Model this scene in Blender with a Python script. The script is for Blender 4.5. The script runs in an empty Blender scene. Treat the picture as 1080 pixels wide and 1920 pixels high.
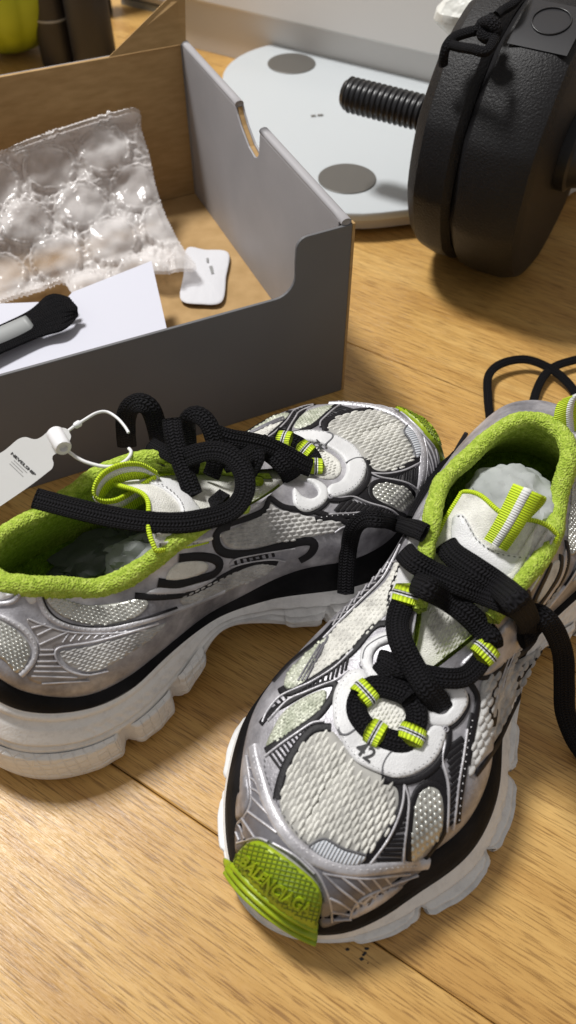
import bpy, math, random
import numpy as np
from mathutils import Vector, Matrix, noise
from mathutils.bvhtree import BVHTree
from mathutils.geometry import delaunay_2d_cdt
random.seed(7); rng = np.random.RandomState(7)

# ------------------------------------------------------------------ camera, world, lamp, exposure
sc = bpy.context.scene
F_PX, TH, CH = 1510.0, math.radians(51.0), 0.42
cam = bpy.data.objects.new('camera', bpy.data.cameras.new('camera'))
sc.collection.objects.link(cam); sc.camera = cam
cam.location = (0, 0, CH); cam.rotation_euler = (math.radians(90) - TH, 0, 0)
cam.data.sensor_fit = 'VERTICAL'; cam.data.sensor_height = 36; cam.data.lens = 36 * F_PX / 1920
cam.data.clip_start = .01; cam.data.clip_end = 50
cam.data.dof.use_dof = True; cam.data.dof.focus_distance = .47; cam.data.dof.aperture_fstop = 9.0
world = bpy.data.worlds.new('World'); sc.world = world; world.use_nodes = True
world.node_tree.nodes['Background'].inputs[0].default_value = (1.0, .965, .93, 1)
world.node_tree.nodes['Background'].inputs[1].default_value = .33
ld = bpy.data.lights.new('ceiling_light', 'AREA'); ld.shape = 'DISK'; ld.size = .40; ld.energy = 56
ld.color = (1, .985, .96)
lo = bpy.data.objects.new('ceiling_light', ld); sc.collection.objects.link(lo); lo.location = (-.78, 1.02, 2.0)
lo.rotation_euler = (Vector((0.02, .35, 0)) - lo.location).to_track_quat('-Z', 'Y').to_euler()
sc.view_settings.view_transform = 'Standard'; sc.view_settings.look = 'None'
sc.view_settings.exposure = 0; sc.view_settings.gamma = 1
sc.render.engine = 'CYCLES'

# ------------------------------------------------------------------ helpers
def ray(x, y):
    a = (x - 540) / F_PX; b = -(y - 960) / F_PX
    return Vector((a, math.cos(TH) + b * math.sin(TH), -math.sin(TH) + b * math.cos(TH)))
def at(x, y, z=0.0):
    d = ray(x, y); k = (CH - z) / -d.z
    return Vector((0, 0, CH)) + d * k
def zoomed(ox, oy, s, pts): return [(ox + p[0] / s, oy + p[1] / s) for p in pts]
def Z1(p): return zoomed(400, 1050, 1.588, p)
def ZA(p): return zoomed(400, 1400, 3.375, p)
def ZB(p): return zoomed(680, 1350, 3.375, p)
def ZC(p): return zoomed(400, 1100, 3.375, p)
def ZD(p): return zoomed(0, 950, 2.571, p)
def ZE(p): return zoomed(360, 900, 2.7, p)
def ZF(p): return zoomed(480, 700, 2.842, p)
def ZG(p): return zoomed(780, 1000, 3.6, p)
def ZH(p): return zoomed(620, 1220, 3.857, p)
def ZI(p): return zoomed(200, 740, 3.0, p)
def ZJ(p): return zoomed(640, 680, 2.4545, p)

def obj(name, vs, fs, m, parent=None, uvs=None, smooth=True, stuff=False, flip=False):
    me = bpy.data.meshes.new(name)
    me.from_pydata([tuple(v) for v in vs], [], [tuple(f[::-1]) if flip else tuple(f) for f in fs])
    if uvs is not None:
        ul = me.uv_layers.new(name='UVMap')
        vi = np.empty(len(me.loops), dtype=np.int32); me.loops.foreach_get('vertex_index', vi)
        ul.data.foreach_set('uv', np.asarray(uvs, dtype=np.float32)[vi].ravel())
    if smooth: me.polygons.foreach_set('use_smooth', [True] * len(me.polygons))
    me.materials.append(m); me.update()
    o = bpy.data.objects.new(name, me); sc.collection.objects.link(o)
    if parent is not None: o.parent = parent
    if stuff: o['kind'] = 'stuff'
    return o
def sharp(o, ang=35):
    me = o.data
    me.set_sharp_from_angle(angle=math.radians(ang)); return o
def bevel(o, w, seg=2):
    b = o.modifiers.new('bevel', 'BEVEL'); b.width = w; b.segments = seg; b.limit_method = 'ANGLE'; return o
def thing(name, label, cat, loc=(0, 0, 0), rotz=0, group=None):
    o = bpy.data.objects.new(name, None); sc.collection.objects.link(o)
    o.location = loc; o.rotation_euler = (0, 0, rotz); o['label'] = label; o['category'] = cat
    o.empty_display_size = .02
    if group: o['group'] = group
    return o
def tag(o, label, cat, group=None):
    o['label'] = label; o['category'] = cat
    if group: o['group'] = group
    return o
def grid_faces(nu, nv, closed_u=False, closed_v=False):
    f = []
    for i in range(nu if closed_u else nu - 1):
        for j in range(nv if closed_v else nv - 1):
            a = i * nv + j; b = ((i + 1) % nu) * nv + j; c = ((i + 1) % nu) * nv + (j + 1) % nv; d = i * nv + (j + 1) % nv
            f.append((a, b, c, d))
    return f
def resample(pts, step, closed=False):
    """Catmull-Rom through pts, then even spacing."""
    P = np.array([tuple(p) for p in pts], float); n = len(P); out = []
    rngi = range(n) if closed else range(n - 1)
    for i in rngi:
        if closed: p0, p1, p2, p3 = P[(i - 1) % n], P[i], P[(i + 1) % n], P[(i + 2) % n]
        else: p0, p1, p2, p3 = P[max(i - 1, 0)], P[i], P[i + 1], P[min(i + 2, n - 1)]
        k = max(4, int(np.linalg.norm(p2 - p1) / step * 2) + 1)
        for t in np.linspace(0, 1, k, endpoint=False):
            out.append(.5 * ((2 * p1) + (-p0 + p2) * t + (2 * p0 - 5 * p1 + 4 * p2 - p3) * t * t + (-p0 + 3 * p1 - 3 * p2 + p3) * t ** 3))
    out.append(P[0] if closed else P[-1]); Q = np.array(out)
    s = np.concatenate([[0], np.cumsum(np.linalg.norm(np.diff(Q, axis=0), axis=1))])
    m = max(2, int(round(s[-1] / step)) + 1)
    ss = np.linspace(0, s[-1], m)
    R = np.stack([np.interp(ss, s, Q[:, k]) for k in range(P.shape[1])], 1)
    return R[:-1] if closed else R
def lin(h):
    c = [int(h[i:i + 2], 16) / 255 for i in (0, 2, 4)]
    return tuple(x / 12.92 if x <= .04045 else ((x + .055) / 1.055) ** 2.4 for x in c) + (1,)

# ------------------------------------------------------------------ materials
class M:
    def __init__(s, name, col, rough=.5, metal=0.0, spec=.5):
        s.m = bpy.data.materials.new(name); s.m.use_nodes = True; s.nt = s.m.node_tree
        s.b = s.nt.nodes['Principled BSDF']
        s.b.inputs['Base Color'].default_value = col if len(col) == 4 else tuple(col) + (1,)
        s.b.inputs['Roughness'].default_value = rough; s.b.inputs['Metallic'].default_value = metal
        s.b.inputs['Specular IOR Level'].default_value = spec
        s.height = None
    def n(s, t, **k):
        x = s.nt.nodes.new(t)
        for a, b in k.items():
            if hasattr(x, a) and not a.startswith('i_'): setattr(x, a, b)
        return x
    def l(s, a, b): s.nt.links.new(a, b)
    def coord(s, scale=(1, 1, 1), rot=(0, 0, 0), uv=False):
        tc = s.n('ShaderNodeTexCoord'); mp = s.n('ShaderNodeMapping')
        s.l(tc.outputs['UV' if uv else 'Object'], mp.inputs[0])
        mp.inputs['Scale'].default_value = scale; mp.inputs['Rotation'].default_value = rot
        return mp.outputs[0]
    def noise(s, sc_, det=3, scale=(1, 1, 1), rot=(0, 0, 0), rough=.5, dist=0, uv=False):
        x = s.n('ShaderNodeTexNoise'); s.l(s.coord(scale, rot, uv), x.inputs['Vector'])
        x.inputs['Scale'].default_value = sc_; x.inputs['Detail'].default_value = det
        x.inputs['Roughness'].default_value = rough; x.inputs['Distortion'].default_value = dist
        return x.outputs['Fac']
    def vor(s, sc_, feature='F1', scale=(1, 1, 1)):
        x = s.n('ShaderNodeTexVoronoi', feature=feature); s.l(s.coord(scale), x.inputs['Vector'])
        x.inputs['Scale'].default_value = sc_; return x.outputs['Distance']
    def ramp(s, fac, stops):
        x = s.n('ShaderNodeValToRGB'); e = x.color_ramp.elements
        while len(e) < len(stops): e.new(.5)
        for q, (p, c) in zip(e, stops):
            q.position = p; q.color = c if len(c) == 4 else tuple(c) + (1,)
        s.l(fac, x.inputs[0]); return x.outputs[0]
    def math(s, op, a, b=None):
        x = s.n('ShaderNodeMath', operation=op)
        for i, v in enumerate((a, b)):
            if v is None: continue
            if isinstance(v, (int, float)): x.inputs[i].default_value = v
            else: s.l(v, x.inputs[i])
        return x.outputs[0]
    def mix(s, fac, a, b, mode='MIX'):
        x = s.n('ShaderNodeMix', data_type='RGBA', blend_type=mode)
        for sock, v in ((x.inputs[0], fac), (x.inputs[6], a), (x.inputs[7], b)):
            if isinstance(v, (int, float)): sock.default_value = v
            elif isinstance(v, tuple): sock.default_value = v if len(v) == 4 else v + (1,)
            else: s.l(v, sock)
        return x.outputs[2]
    def color(s, c): s.l(c, s.b.inputs['Base Color']); return s
    def roughness(s, f, lo, hi):
        r = s.n('ShaderNodeMapRange'); s.l(f, r.inputs[0]); r.inputs[3].default_value = lo; r.inputs[4].default_value = hi
        s.l(r.outputs[0], s.b.inputs['Roughness']); return s
    def bump(s, h, dist=.0005, strength=1.0):
        x = s.n('ShaderNodeBump'); x.inputs['Distance'].default_value = dist; x.inputs['Strength'].default_value = strength
        s.l(h, x.inputs['Height'])
        if s.height is not None: s.l(s.height, x.inputs['Normal'])
        s.height = x.outputs[0]; s.l(s.height, s.b.inputs['Normal']); return s

def mk():
    D = {}
    m = M('silver_synthetic', (.4, .39, .41), .42, .35)
    f = m.noise(38, 5, rough=.65); m.color(m.ramp(f, [(.30, (.14, .135, .15)), (.5, (.36, .35, .375)), (.70, (.64, .63, .66))]))
    m.roughness(m.noise(120, 3), .28, .6); m.bump(m.noise(900, 2), .0002); D['silver'] = m.m
    m = M('silver_light', (.55, .54, .57), .4, .35)
    f = m.noise(60, 5, rough=.65); m.color(m.ramp(f, [(.3, (.3, .29, .31)), (.55, (.55, .54, .57)), (.75, (.72, .71, .74))]))
    m.bump(m.noise(700, 2), .0002); D['silver2'] = m.m
    m = M('dark_silver', (.2, .2, .22), .4, .3)
    f = m.noise(50, 5, rough=.65); m.color(m.ramp(f, [(.3, (.09, .085, .10)), (.6, (.21, .205, .225)), (.8, (.34, .33, .35))]))
    D['darksilver'] = m.m
    m = M('taupe_silver', (.3, .28, .27), .42, .3)
    f = m.noise(45, 5, rough=.6); m.color(m.ramp(f, [(.3, (.16, .14, .135)), (.55, (.31, .285, .28)), (.8, (.5, .48, .47))]))
    m.bump(m.noise(800, 2), .0002); D['taupe'] = m.m
    m = M('cream_knit', (.6, .59, .54), .85)
    f = m.noise(55, 5, rough=.7); m.color(m.ramp(f, [(.3, (.42, .41, .385)), (.5, (.70, .69, .64)), (.7, (.85, .84, .79))]))
    m.bump(m.noise(1500, 3), .0004); m.bump(m.vor(1300), .0002); D['knit'] = m.m
    m = M('knit_ground', (.2, .2, .19), .9); m.color(m.ramp(m.noise(70, 4), [(.3, (.27, .265, .25)), (.7, (.46, .45, .42))])); D['kground'] = m.m
    m = M('grey_knit', (.4, .39, .39), .7)
    f = m.noise(45, 5, rough=.7); m.color(m.ramp(f, [(.3, (.24, .235, .235)), (.5, (.45, .44, .43)), (.72, (.70, .69, .66))]))
    m.bump(m.noise(1500, 3), .0003); D['gknit'] = m.m
    m = M('pebbled_silver_mesh', (.55, .55, .52), .3, .55)
    f = m.noise(60, 4, rough=.6); m.color(m.ramp(f, [(.3, (.32, .32, .30)), (.6, (.62, .62, .58)), (.8, (.8, .8, .76))])); D['mesh'] = m.m
    m = M('pale_green_mesh', (.5, .52, .44), .5, .2)
    f = m.noise(150, 4, rough=.6); m.color(m.ramp(f, [(.3, (.30, .33, .24)), (.55, (.55, .57, .47)), (.8, (.78, .79, .72))]))
    m.bump(m.vor(600), .0006); D['gmesh'] = m.m
    m = M('white_leather', (.72, .72, .73), .42)
    f = m.noise(30, 4, rough=.6); m.color(m.ramp(f, [(.3, (.60, .60, .61)), (.6, (.76, .76, .77))]))
    m.bump(m.vor(1500), .00012); m.bump(m.noise(90, 3), .0004); D['leather'] = m.m
    m = M('ribbed_tip', (.6, .63, .68), .4)
    x = m.n('ShaderNodeTexWave', wave_type='BANDS', bands_direction='Y'); m.l(m.coord(), x.inputs[0]); x.inputs['Scale'].default_value = 210
    m.color(m.ramp(x.outputs['Fac'], [(.2, (.40, .43, .48)), (.6, (.68, .70, .74))])); m.bump(x.outputs['Fac'], .0006); D['ribtip'] = m.m
    m = M('black_trim', (.007, .006, .008), .55, spec=.3); m.bump(m.noise(900, 2), .0002); D['black'] = m.m
    m = M('black_foam', (.012, .012, .014), .8, spec=.15); m.bump(m.noise(300, 3), .0005); m.color(m.ramp(m.noise(40, 4), [(.4, (.006, .006, .007)), (.75, (.018, .017, .019))])); D['foam'] = m.m
    m = M('stitch_thread', (.62, .61, .63), .5); D['thread'] = m.m
    m = M('dark_thread', (.12, .12, .13), .6); D['dthread'] = m.m
    m = M('lime_terry', (.3, .5, .03), .9)
    f = m.noise(420, 4, rough=.7); m.color(m.ramp(f, [(.3, (.22, .33, .02)), (.5, (.38, .51, .05)), (.72, (.58, .69, .15))]))
    m.bump(m.vor(900), .0008); m.bump(m.noise(700, 3), .0005); D['lime'] = m.m
    m = M('lime_lining', (.12, .22, .01), .95)
    f = m.noise(300, 4); m.color(m.ramp(f, [(.3, (.10, .18, .006)), (.7, (.22, .36, .02))])); m.bump(m.vor(700), .0008); D['lining'] = m.m
    m = M('lime_rubber', (.28, .4, .008), .38)
    f = m.noise(70, 4); m.color(m.ramp(f, [(.3, (.20, .29, .004)), (.65, (.36, .47, .010))])); m.bump(m.noise(500, 2), .0002); D['rubber'] = m.m
    m = M('lime_rubber_line', (.12, .18, .004), .45); D['rubberd'] = m.m
    m = M('neon_webbing', (.6, .85, .02), .6)
    x = m.n('ShaderNodeTexWave', wave_type='BANDS', bands_direction='X'); m.l(m.coord(uv=True), x.inputs[0]); x.inputs['Scale'].default_value = .26
    m.color(m.ramp(x.outputs['Fac'], [(.15, (.42, .58, .01)), (.5, (.68, .88, .02))])); m.bump(x.outputs['Fac'], .0005); D['neon'] = m.m
    m = M('white_webbing', (.75, .76, .74), .55)
    x = m.n('ShaderNodeTexWave', wave_type='BANDS', bands_direction='X'); m.l(m.coord(uv=True), x.inputs[0]); x.inputs['Scale'].default_value = .26
    m.bump(x.outputs['Fac'], .0004); D['whiteweb'] = m.m
    m = M('midsole_white', (.7, .69, .68), .45)
    f = m.noise(28, 6, rough=.7, dist=.6); f2 = m.noise(160, 4, rough=.7)
    c = m.ramp(f, [(.28, (.62, .615, .62)), (.42, (.80, .795, .79)), (.65, (.84, .835, .83))])
    m.color(m.mix(.5, c, m.ramp(f2, [(.33, (.74, .735, .735)), (.52, (1, .995, .99))]), 'MULTIPLY'))
    m.bump(m.noise(800, 3), .0002); D['sole'] = m.m
    m = M('outsole_honeycomb', (.68, .67, .66), .5)
    f = m.noise(35, 6, rough=.7); m.color(m.ramp(f, [(.28, (.62, .62, .63)), (.40, (.80, .795, .79)), (.68, (.84, .835, .83))]))
    v = m.n('ShaderNodeTexVoronoi', feature='DISTANCE_TO_EDGE'); m.l(m.coord((1, 1, 1.0)), v.inputs['Vector']); v.inputs['Scale'].default_value = 190; v.inputs['Randomness'].default_value = .25
    m.bump(m.ramp(v.outputs['Distance'], [(.0, (0, 0, 0)), (.12, (1, 1, 1))]), .00035); D['pod'] = m.m
    m = M('black_lace', (.006, .006, .008), .8, spec=.18)
    tc = m.n('ShaderNodeTexCoord'); sp = m.n('ShaderNodeSeparateXYZ'); m.l(tc.outputs['UV'], sp.inputs[0])
    zig = m.math('ABSOLUTE', m.math('SUBTRACT', m.math('FRACT', m.math('MULTIPLY', sp.outputs[1], 12.0)), .5))
    ph = m.math('ADD', m.math('MULTIPLY', sp.outputs[0], 3.6), m.math('MULTIPLY', zig, 7.0))
    rib = m.math('MULTIPLY', m.math('SINE', ph, None), .5)
    valley = m.math('POWER', m.math('SUBTRACT', 1.0, m.math('MULTIPLY', m.math('ABSOLUTE', m.math('SUBTRACT', zig, .25)), 4.0)), .5)
    hgt = m.math('ADD', rib, valley); m.bump(hgt, .0007)
    m.color(m.ramp(hgt, [(.1, (.0015, .0015, .002)), (.9, (.010, .0095, .012))])); D['lace'] = m.m
    m = M('tissue_paper', (.42, .44, .43), .8); m.color(m.ramp(m.noise(25, 4), [(.3, (.30, .32, .315)), (.7, (.46, .48, .47))])); m.bump(m.noise(120, 3), .0008); D['tissue'] = m.m
    m = M('shiny_dark_paper', (.09, .10, .10), .42); m.bump(m.noise(90, 3), .0012); D['darkpaper'] = m.m
    m = M('white_plastic', (.8, .8, .82), .3); D['plastic'] = m.m
    m = M('tag_card', (.50, .50, .49), .5); m.bump(m.noise(60, 2), .0003); D['card'] = m.m
    m = M('black_ink', (.02, .02, .022), .6); D['ink'] = m.m
    m = M('grey_ink', (.25, .25, .25), .6); D['gink'] = m.m
    # floor
    m = M('oak_laminate', (.5, .3, .1), .32)
    tc = m.n('ShaderNodeTexCoord'); info = m.n('ShaderNodeObjectInfo')
    off = m.n('ShaderNodeVectorMath', operation='ADD'); m.l(tc.outputs['Object'], off.inputs[0])
    sc3 = m.n('ShaderNodeVectorMath', operation='SCALE'); sc3.inputs[0].default_value = (3.1, 7.3, 0); m.l(info.outputs['Random'], sc3.inputs['Scale']); m.l(sc3.outputs[0], off.inputs[1])
    def nz(scale3, s_, det=4, rough=.6, dist=0):
        mp = m.n('ShaderNodeMapping'); m.l(off.outputs[0], mp.inputs[0]); mp.inputs['Scale'].default_value = scale3
        x = m.n('ShaderNodeTexNoise'); m.l(mp.outputs[0], x.inputs['Vector']); x.inputs['Scale'].default_value = s_
        x.inputs['Detail'].default_value = det; x.inputs['Roughness'].default_value = rough; x.inputs['Distortion'].default_value = dist
        return x.outputs['Fac']
    broad = nz((1.6, 11, 1), 3.0, 4, .55, .8); fine = nz((4, 95, 1), 3.2, 4, .65, .3); pore = nz((11, 300, 1), 4.0, 3, .6, .15)
    c = m.ramp(broad, [(.3, (.50, .275, .078)), (.5, (.60, .355, .110)), (.7, (.70, .445, .155))])
    c = m.mix(.55, c, m.ramp(fine, [(.33, (.72, .66, .58)), (.55, (1, 1, 1))]), 'MULTIPLY')
    pr = m.ramp(pore, [(.40, (.30, .22, .15)), (.475, (1, 1, 1))])
    c = m.mix(.62, c, pr, 'MULTIPLY'); m.color(c)
    m.bump(pore, .0003); m.bump(fine, .0003); m.roughness(fine, .28, .40); D['wood'] = m.m
    m = M('floor_joint', (.10, .055, .02), .8); D['joint'] = m.m
    # box
    m = M('grey_board', (.24, .235, .245), .55); m.color(m.ramp(m.noise(14, 4), [(.3, (.30, .295, .31)), (.7, (.37, .36, .375))])); m.bump(m.noise(500, 2), .0001); D['gboard'] = m.m
    m = M('shaded_grey_board', (.085, .085, .092), .6); m.color(m.ramp(m.noise(6, 3), [(.3, (.105, .104, .110)), (.7, (.135, .134, .140))])); D['fboard'] = m.m  # same grey board, the front wall's shade put into its darker colour
    m = M('kraft_board', (.42, .27, .13), .8); m.color(m.ramp(m.noise(60, 5, scale=(1, 1, 4)), [(.3, (.35, .215, .082)), (.7, (.44, .28, .12))])); m.bump(m.noise(400, 3), .0002); D['kraft'] = m.m
    m = M('white_paper', (.57, .575, .65), .7); D['paper'] = m.m
    m = M('packet_paper', (.62, .62, .65), .7); m.bump(m.vor(500), .0001); D['packet'] = m.m
    m = M('grey_band', (.28, .29, .29), .5); D['band'] = m.m
    # scale
    m = M('white_glass', (.52, .55, .57), .16); D['glass'] = m.m
    m = M('brushed_steel', (.13, .122, .11), .5, .3); D['steel'] = m.m
    m = M('black_pvc', (.0085, .008, .009), .5, spec=.3); m.bump(m.noise(620, 3, rough=.55), .0006); D['pvc'] = m.m
    m = M('smooth_black_pvc', (.016, .0155, .018), .4); D['pvc2'] = m.m
    m = M('black_rod', (.014, .014, .016), .35); D['rod'] = m.m
    m = M('white_lacquer', (.66, .64, .62), .5); D['lacquer'] = m.m
    m = M('blue_grey_lacquer', (.42, .42, .47), .5); D['lacquer2'] = m.m
    m = M('yellow_green_foam', (.3, .36, .01), .55); m.color(m.ramp(m.noise(10, 3), [(.3, (.22, .28, .006)), (.7, (.42, .50, .02))])); D['yel'] = m.m
    m = M('black_tube', (.018, .016, .016), .5); D['tube'] = m.m
    m = M('white_bag', (.7, .7, .66), .35); m.bump(m.noise(22, 4), .01); D['bag'] = m.m
    # translucent film
    m = M('bubble_film', (.86, .83, .82), .12)
    m.b.inputs['Transmission Weight'].default_value = .0
    tr = m.n('ShaderNodeBsdfTransparent'); mx = m.n('ShaderNodeMixShader'); lw = m.n('ShaderNodeLayerWeight'); lw.inputs[0].default_value = .35
    tr.inputs[0].default_value = (.93, .92, .92, 1)
    f = m.math('ADD', m.math('MULTIPLY', lw.outputs['Facing'], .6), m.math('MULTIPLY', m.noise(22, 4), .66))
    m.l(f, mx.inputs[0]); m.l(tr.outputs[0], mx.inputs[1]); m.l(m.b.outputs[0], mx.inputs[2]); m.bump(m.noise(60, 3, dist=.8), .0012)
    m.l(mx.outputs[0], m.nt.nodes['Material Output'].inputs[0]); D['film'] = m.m
    return D
MT = mk()

# ------------------------------------------------------------------ floor planks
FA = math.radians(-32.5); fd = Vector((math.cos(FA), math.sin(FA))); fn = Vector((-fd.y, fd.x))
fl_base = obj('floor', [(-3, -3, -.012), (3, -3, -.012), (3, 4, -.012), (-3, 4, -.012)], [(0, 1, 2, 3)], MT['joint'], smooth=False)
fl_base['kind'] = 'structure'
seam0 = Vector((-.094, .167)).dot(fn); PW = .186; g = .0006
plank_mesh = None
def plank(x0, x1, k):
    w = PW - g; L_ = x1 - x0 - g
    vs = []; b = .0007
    for (dx, dy, z) in ((0, 0, -b), (L_, 0, -b), (L_, w, -b), (0, w, -b), (b, b, 0), (L_ - b, b, 0), (L_ - b, w - b, 0), (b, w - b, 0),
                        (0, 0, -.011), (L_, 0, -.011), (L_, w, -.011), (0, w, -.011)):
        vs.append((dx, dy, z))
    fs = [(4, 5, 6, 7), (0, 1, 5, 4), (1, 2, 6, 5), (2, 3, 7, 6), (3, 0, 4, 7), (8, 9, 1, 0), (9, 10, 2, 1), (10, 11, 3, 2), (11, 8, 0, 3)]
    o = obj('plank', vs, fs, MT['wood'], fl_base, smooth=False)
    p = fd * x0 + fn * (seam0 + k * PW)
    o.location = (p.x, p.y, 0); o.rotation_euler = (0, 0, FA)
for k in range(-6, 15):
    st = -2.8 + (k * .47) % 1.1
    if k == 0: st = -2.55
    x = st
    while x < 2.2:
        plank(x, x + 1.24, k); x += 1.24

# ------------------------------------------------------------------ sneaker: shape (local mm, x heel->toe, +y = side A, z up)
OX = np.array([0, 2, 8, 18, 32, 60, 90, 115, 150, 175, 200, 225, 250, 272, 299, 318, 330, 337, 339.])
OA = np.array([0, 17, 34, 51, 65, 75, 73, 64, 53, 56, 67, 76, 78, 73, 58, 42, 27, 12, 0.])
OB = np.array([0, 15, 28, 40, 49, 56, 55, 51, 49, 51, 59, 65, 68, 66, 54, 40, 27, 14, 0.])
def closed_curve(n):
    a = [(x, y) for x, y in zip(OX, OA)]; b = [(x, -y) for x, y in zip(OX, OB)]
    P = a + b[-2:0:-1]
    return resample(P, 1.0, closed=True), n
NP = 560
_c, _ = closed_curve(NP)
# split by side with equal counts: p in [0,.5] side A heel->toe, [.5,1] side B toe->heel
kt = int(np.argmax(_c[:, 0])); kh = 0
def respan(P, n):
    s = np.concatenate([[0], np.cumsum(np.linalg.norm(np.diff(P, axis=0), axis=1))]); ss = np.linspace(0, s[-1], n)
    return np.stack([np.interp(ss, s, P[:, k]) for k in range(2)], 1), ss
sa, sA = respan(_c[:kt + 1], NP // 2 + 1); sb, sB = respan(np.vstack([_c[kt:], _c[:1]]), NP // 2 + 1)
OUT = np.vstack([sa[:-1], sb[:-1]]); SS = np.concatenate([sA[:-1], (sB[-1] - sB)[:-1]]); SIDE = np.concatenate([np.ones(NP // 2), -np.ones(NP // 2)])
def smooth(a, w):
    k = np.ones(2 * w + 1) / (2 * w + 1); e = np.concatenate([a[-w:], a, a[:w]]); return np.convolve(e, k, 'valid')
OUT = np.stack([smooth(OUT[:, 0], 5), smooth(OUT[:, 1], 5)], 1)
tg = np.roll(OUT, -1, 0) - np.roll(OUT, 1, 0); tg /= np.linalg.norm(tg, axis=1)[:, None]
NRM = np.stack([tg[:, 1], -tg[:, 0]], 1)
if ((OUT + NRM * 5 - [170, 0]) ** 2).sum() < ((OUT - [170, 0]) ** 2).sum(): NRM = -NRM
for d in range(2): NRM[:, d] = smooth(NRM[:, d], 4)
X = OUT[:, 0]
isA = SIDE > 0
z2 = np.interp(X, [0, 20, 38, 55, 75, 95, 120, 142, 160, 183, 205, 232, 275, 300, 320, 342], [82, 76, 64, 54, 48, 47, 44, 39, 36, 38, 39, 37, 35, 32, 29, 27])
z1 = np.interp(X, [0, 20, 38, 50, 65, 85, 105, 125, 142, 160, 180, 205, 230, 265, 300, 320, 342], [68, 62, 54.5, 49, 46, 44.5, 43.5, 41.5, 37, 33, 31, 29, 27, 23, 18, 15, 12])
z1 = np.where(isA, z1, z1 - 2 - 7 * np.clip((X - 180) / 60, 0, 1))
z1 = np.maximum(z1, 11)
zb = np.interp(X, [0, 25, 122, 131, 140, 152, 168, 190, 215, 295, 320, 342], [5, 0, 0, 14, 27, 28, 17, 5, 0, 0, 3, 8])
in2 = np.interp(X, [0, 40, 120, 180, 260, 320, 342], [20, 15, 9.5, 9, 9, 8, 7])
in1 = np.interp(X, [0, 40, 120, 180, 260, 320, 342], [12, 9, 7, 5, 4, 3, 3])
fA = np.clip((X - 165) / 30, 0, 1) * np.clip((325 - X) / 30, 0, 1) * isA
fB = np.clip((X - 190) / 40, 0, 1) * (1 - isA)
fH = np.clip((110 - X) / 50, 0, 1) * isA * np.clip(X / 15, 0, 1)
in1 = in1 + 6.5 * fA + 5 * fH * np.clip((100 - X) / 40, 0, 1); in2 = in2 + 10 * fA + 4 * fH + 3.5 * fB; z1 = z1 - 5 * fA; z2 = z2 + 3 * fB
z2, z1, zb, in2, in1 = [smooth(a, 6) for a in (z2, z1, zb, in2, in1)]
# top curve
Ts = [0, 30, 60, 95, 125, 160, 200, 240, 282]
LT = SS[NP // 2 - 1]
def tcurve():
    T = np.zeros((NP, 3))
    yA = ([49, 55, 66, 75, 85, 95, 110, 125, 140, 155, 170, 185, 200, 215, 228, 232], [0, 15, 24, 27, 29, 32, 35, 37, 38, 36, 33, 28, 21, 14, 7, 4])
    zA = ([52, 60, 70, 85, 95, 110, 125, 140, 155, 170, 185, 200, 215, 228, 232], [101, 101, 98, 90, 85, 86, 92, 99, 101, 97, 88, 80, 74, 70, 69])
    yB = ([49, 55, 66, 80, 100, 120, 135, 150, 165, 180, 197, 212, 225, 232], [0, -13, -22, -28, -32, -33, -30, -25, -19, -12, -4, 0, 2, 4])
    zB = ([52, 60, 75, 90, 110, 128, 140, 155, 165, 180, 197, 212, 232], [101, 100, 94, 90, 92, 98, 101, 101, 97, 89, 80, 74, 69])
    for i in range(NP):
        s = SS[i]
        if s < 282:
            tx = np.interp(s, Ts, [50, 55, 66, 85, 104, 128, 160, 192, 230])
            yy, zz = (yA, zA) if SIDE[i] > 0 else (yB, zB)
            T[i] = (tx, np.interp(tx, *yy), np.interp(tx, *zz))
        else:
            tx = np.interp(s, [282, LT], [230, 300])
            T[i] = (tx, np.interp(tx, [230, 303], [4, -3]), np.interp(tx, [230, 250, 270, 290, 303], [69, 66.5, 64, 60.5, 57]))
    for d in range(3): T[:, d] = smooth(T[:, d], 5)
    return T
T = tcurve()
P0 = np.column_stack([OUT - NRM * in2[:, None], z2])
spineW = np.clip((SS - 238) / 44, 0, 1)
NT = 46; tt = np.linspace(0, 1, NT)
UP = np.zeros((NP, NT, 3))
for i in range(NP):
    p0, p3 = P0[i], T[i]; out = np.array([*NRM[i], 0.0]); h = p3[2] - p0[2]
    flat = p0[:2] - p3[:2]; dist = np.linalg.norm(flat); fo = np.array([*(flat / max(dist, 1e-6)), 0])
    p1 = p0 + np.array([0, 0, h * .62]) + out * (1.5 + 1.0 * spineW[i])
    c2 = p3 + fo * (.10 * dist) + np.array([0, 0, -.30 * h])         # collar: comes in steeply
    v2 = p3 + fo * (.58 * dist)                                      # vamp: arrives level
    p2 = c2 * (1 - spineW[i]) + v2 * spineW[i]
    if spineW[i] > 0: p1 = p0 * 1 + np.array([0, 0, h * (.62 + .12 * spineW[i])]) + out * (1.5 + spineW[i])
    for j, t in enumerate(tt):
        UP[i, j] = (1 - t) ** 3 * p0 + 3 * (1 - t) ** 2 * t * p1 + 3 * (1 - t) * t * t * p2 + t ** 3 * p3
for j in range(NT):
    for d in range(3): UP[:, j, d] = smooth(UP[:, j, d], 3)
# band rows and midsole rows
def ring(inset, z): return np.column_stack([OUT - NRM * np.asarray(inset)[:, None] if np.ndim(inset) else OUT - NRM * inset, z])
def lerp(a, b, t): return a + (b - a) * t
BAND = np.stack([ring(in2 + 1.5, z2 + 1.5), ring(in2 - .8, z2 + .6), ring(lerp(in2, in1, .35) - 1.5, lerp(z2, z1, .3)), ring(lerp(in2, in1, .7) - 1.3, lerp(z2, z1, .65)), ring(in1 - .3, z1 - .3), ring(in1 + 2, z1 - 3)], 1)
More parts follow.
